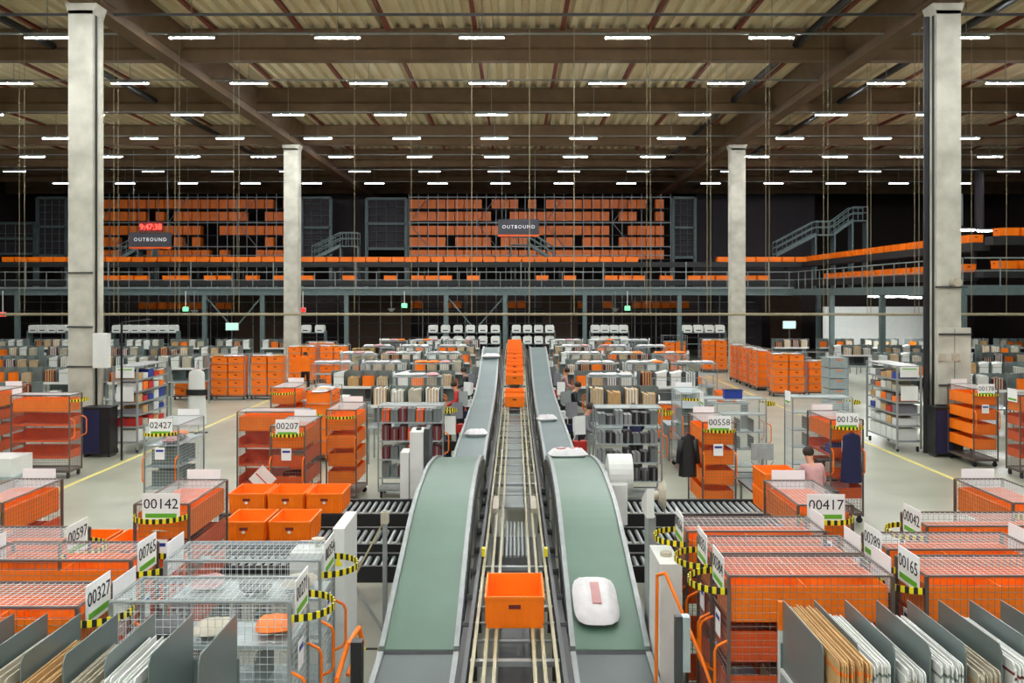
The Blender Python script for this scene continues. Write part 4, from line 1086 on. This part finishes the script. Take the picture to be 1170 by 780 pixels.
# pallets
for i in range(9):
    def pal():
        mb = MB()
        for k in range(6): mb.box(-.6 + k * .21, -.45 + k * .21, -.4, .4, .12, .142)
        for y in (-.4, -.05, .3):
            mb.box(-.6, .6, y, y + .1, .0, .02)
            for x in (-.6, -.07, .46): mb.box(x, x + .14, y, y + .1, .02, .12)
        return mb
    tag(K('pal', 'wooden_pallet', pal, 'wood', None, (X(409, 51), 50.6 + 2.3, .15 * i)), 'wooden pallet in the stack under the mezzanine, %s from the floor' % ORD[i], 'pallet', 'stacked wooden pallets')
# dark back screens under mezzanine
struct('wall_mezzanine', MB().box(MX0, 34, 74.8, 75, 0, MZ), 'wall_brown')
struct('wall_partition', MB().box(X(800, 66), X(870, 66), 65.9, 66, 0, MZ - .4), 'panel_grey')
struct('wall_partition', MB().box(X(940, 56), X(1060, 56), 55.9, 56, 0, 3.7), 'white')
for i, (a, b) in enumerate(((268, 330), (398, 470), (620, 660), (880, 915))):
    struct('wall_panel', MB().box(X(a, 67), X(b, 67), 66.9, 67, 0, MZ - .35), 'door_brown')
o = root('storage_rack', 'low dark shelf frame running along beneath the mezzanine', 'rack', (0, 65, 0))
x = MX0 + 1
while x < 17: K('lup', 'upright', lambda: MB().box(-.03, .03, -.03, .03, 0, MZ - .4), 'steel', o, (x, 0, 0)); x += 1.5
for z in (3.9, 3.3, 2.4, 1.4): M('beam', MB().box(MX0 + 1, 17, -.04, .04, z - .03, z + .03), 'rail_grey' if z > 3.5 else 'dark_steel', o)
o = root('air_duct', 'bent pale air duct high at the right edge', 'duct', (0, 62, 0))
M('duct', MB().path([(X(1090, 62), 0, Z(193, 62)), (X(1115, 62), 0, Z(193, 62)), (X(1119, 62), 0, Z(197, 62)), (X(1119, 62), 0, Z(262, 62))], .3, 10), 'panel_grey', o)
M('bracket', MB().box(X(1097, 62) - .05, X(1097, 62) + .05, -.3, .3, Z(258, 62), Z(222, 62)), 'rail_grey', o)
# lamps below the mezzanine wing
for i, (px, py, d) in enumerate(((1000, 339, 50), (1017, 339, 50), (1035, 339, 50), (1045, 340, 50), (1140, 330, 44), (1155, 331, 44), (1105, 263, 47), (1125, 264, 47))):
    o = root('bay_lamp', 'small lit strip lamp at the right wing, %s one' % ORD[i], 'lamp', (X(px, d), d, Z(py, d)), 0, 'lamps at the mezzanine wing')
    M('housing', MB().box(-.4, .4, -.08, .08, .03, .12), 'steel', o); M('diffuser', MB().box(-.35, .35, -.06, .06, -.02, .03), 'tube_lamp', o)
# open totes and bags on station tables close to belts
rr = random.Random(11)
for i, d in enumerate(ROWS[:4]):
    for s, nm in ((-1, 'left'), (1, 'right')):
        if i == 0 and s < 0: continue
        tote(s * rr.uniform(6.6, 6.9) if i else (4.8 if s > 0 else -6.8), d + .2, .965, 'orange tote on a trestle beside station row %s %s of the belts' % (ORD[i], nm), 0 if rr.random() < .5 else PI / 2)
        xx = s * (6.75 if i else (4.8 if s > 0 else 6.8))
        o = root('trestle_table', 'small grey table beside station row %s %s of the belts' % (ORD[i], nm), 'table', (xx, d + .2, 0))
        M('tabletop', MB().box(-.75, .75, -.5, .5, .92, .96), 'galvanised', o)
        for a in (-.7, .7): M('leg', MB().box(a - .02, a + .02, -.45, .45, 0, .92), 'steel', o)
        for j in range(3):
            parcel(xx + (-.6, .1, .6)[j] * .8, d - .2, 1.03, 'white bag on side table, station row %s %s of belts, %s one' % (ORD[i], nm, ORD[j]), rr.uniform(0, 1), 'white_film', .55, 'bags on side tables', seed=j)

# stands and extra trolleys close to the belts
rr = random.Random(5)
for i, d in enumerate((19.0, 21.6, 24.2, 26.9, 29.8, 32.8, 36, 39.2, 42.8)):
    for s_, nm in ((-1, 'left'), (1, 'right')):
        o = root('scanner_stand', 'dark scanner stand with white device, %s one %s of the far belt' % (ORD[i], nm), 'stand', (s_ * 1.42, d + 1.2, 0), rr.uniform(-.4, .4))
        M('pole', MB().rod((0, 0, 0), (0, 0, 1.75), .03, 8).box(-.15, .15, -.15, .15, 0, .03), 'black', o)
        M('device', MB().prism([(-.1, 1.35), (.1, 1.4), (.12, 1.7), (-.06, 1.75)], 'x', -.12, .12), ('white', 'grey_cloth', 'steel')[i % 3], o)
        M('holder', MB().box(-.14, .14, -.12, .12, 1.0, 1.2), ('black', 'red', 'navy', 'white')[(i + (s_ > 0)) % 4], o)
for i, d in enumerate((27.2, 32.3, 37.5, 42.8, 48.3)):
    for s_, nm in ((-1, 'left'), (1, 'right')):
        for c_ in range(3 if i else 1):
            x = s_ * (2.85 + c_ * 1.75)
            trolley(None, x, d, 0 if s_ < 0 else PI, 'steel trolley between station rows, %s gap %s of the belts, %s from belt' % (ORD[i], nm, ORD[c_]), 'open' if (i + c_) % 2 else 'grey', far=True, hoop=False, blank_rear=(i + c_) % 2 == 0)
            for j in range(3):
                parcel(x - .42 + .42 * j, d, 2.06, 'packed bag on trolley top, %s gap %s of the belts, trolley %s, bag %s' % (ORD[i], nm, ORD[c_], ORD[j]), j * .9, rr.choice(['white_film', 'white_film', 'white', 'pink_cloth', 'orange', 'white_film']), .75, 'bags lying on far trolley tops', seed=j)

# ------------------------------------------------------------------ world, camera
w = bpy.data.worlds.new('World'); S.world = w; w.use_nodes = True
w.node_tree.nodes['Background'].inputs[0].default_value = (.75, .85, 1, 1)
w.node_tree.nodes['Background'].inputs[1].default_value = .5
cam = bpy.data.cameras.new('camera'); co = bpy.data.objects.new('camera', cam); C.objects.link(co)
cam.sensor_width = 36; cam.lens = 36 * F / 1170
cam.shift_x = (585 - VX) / 1170; cam.shift_y = -(390 - VY) / 1170
cam.clip_end = 300; cam.clip_start = .05
co.location = (0, 0, CH); co.rotation_euler = (PI / 2, 0, 0); S.camera = co
S.view_settings.view_transform = 'Standard'; S.view_settings.look = 'None'
S.view_settings.gamma = 1; S.view_settings.use_curve_mapping = False
S.view_settings.exposure = 2.8
S.cycles.use_denoising = True
S.cycles.max_bounces = 6; S.cycles.diffuse_bounces = 4; S.cycles.glossy_bounces = 3
S.cycles.sample_clamp_indirect = 6
S.cycles.use_light_tree = True
print('TOTES', NT[0], flush=True)
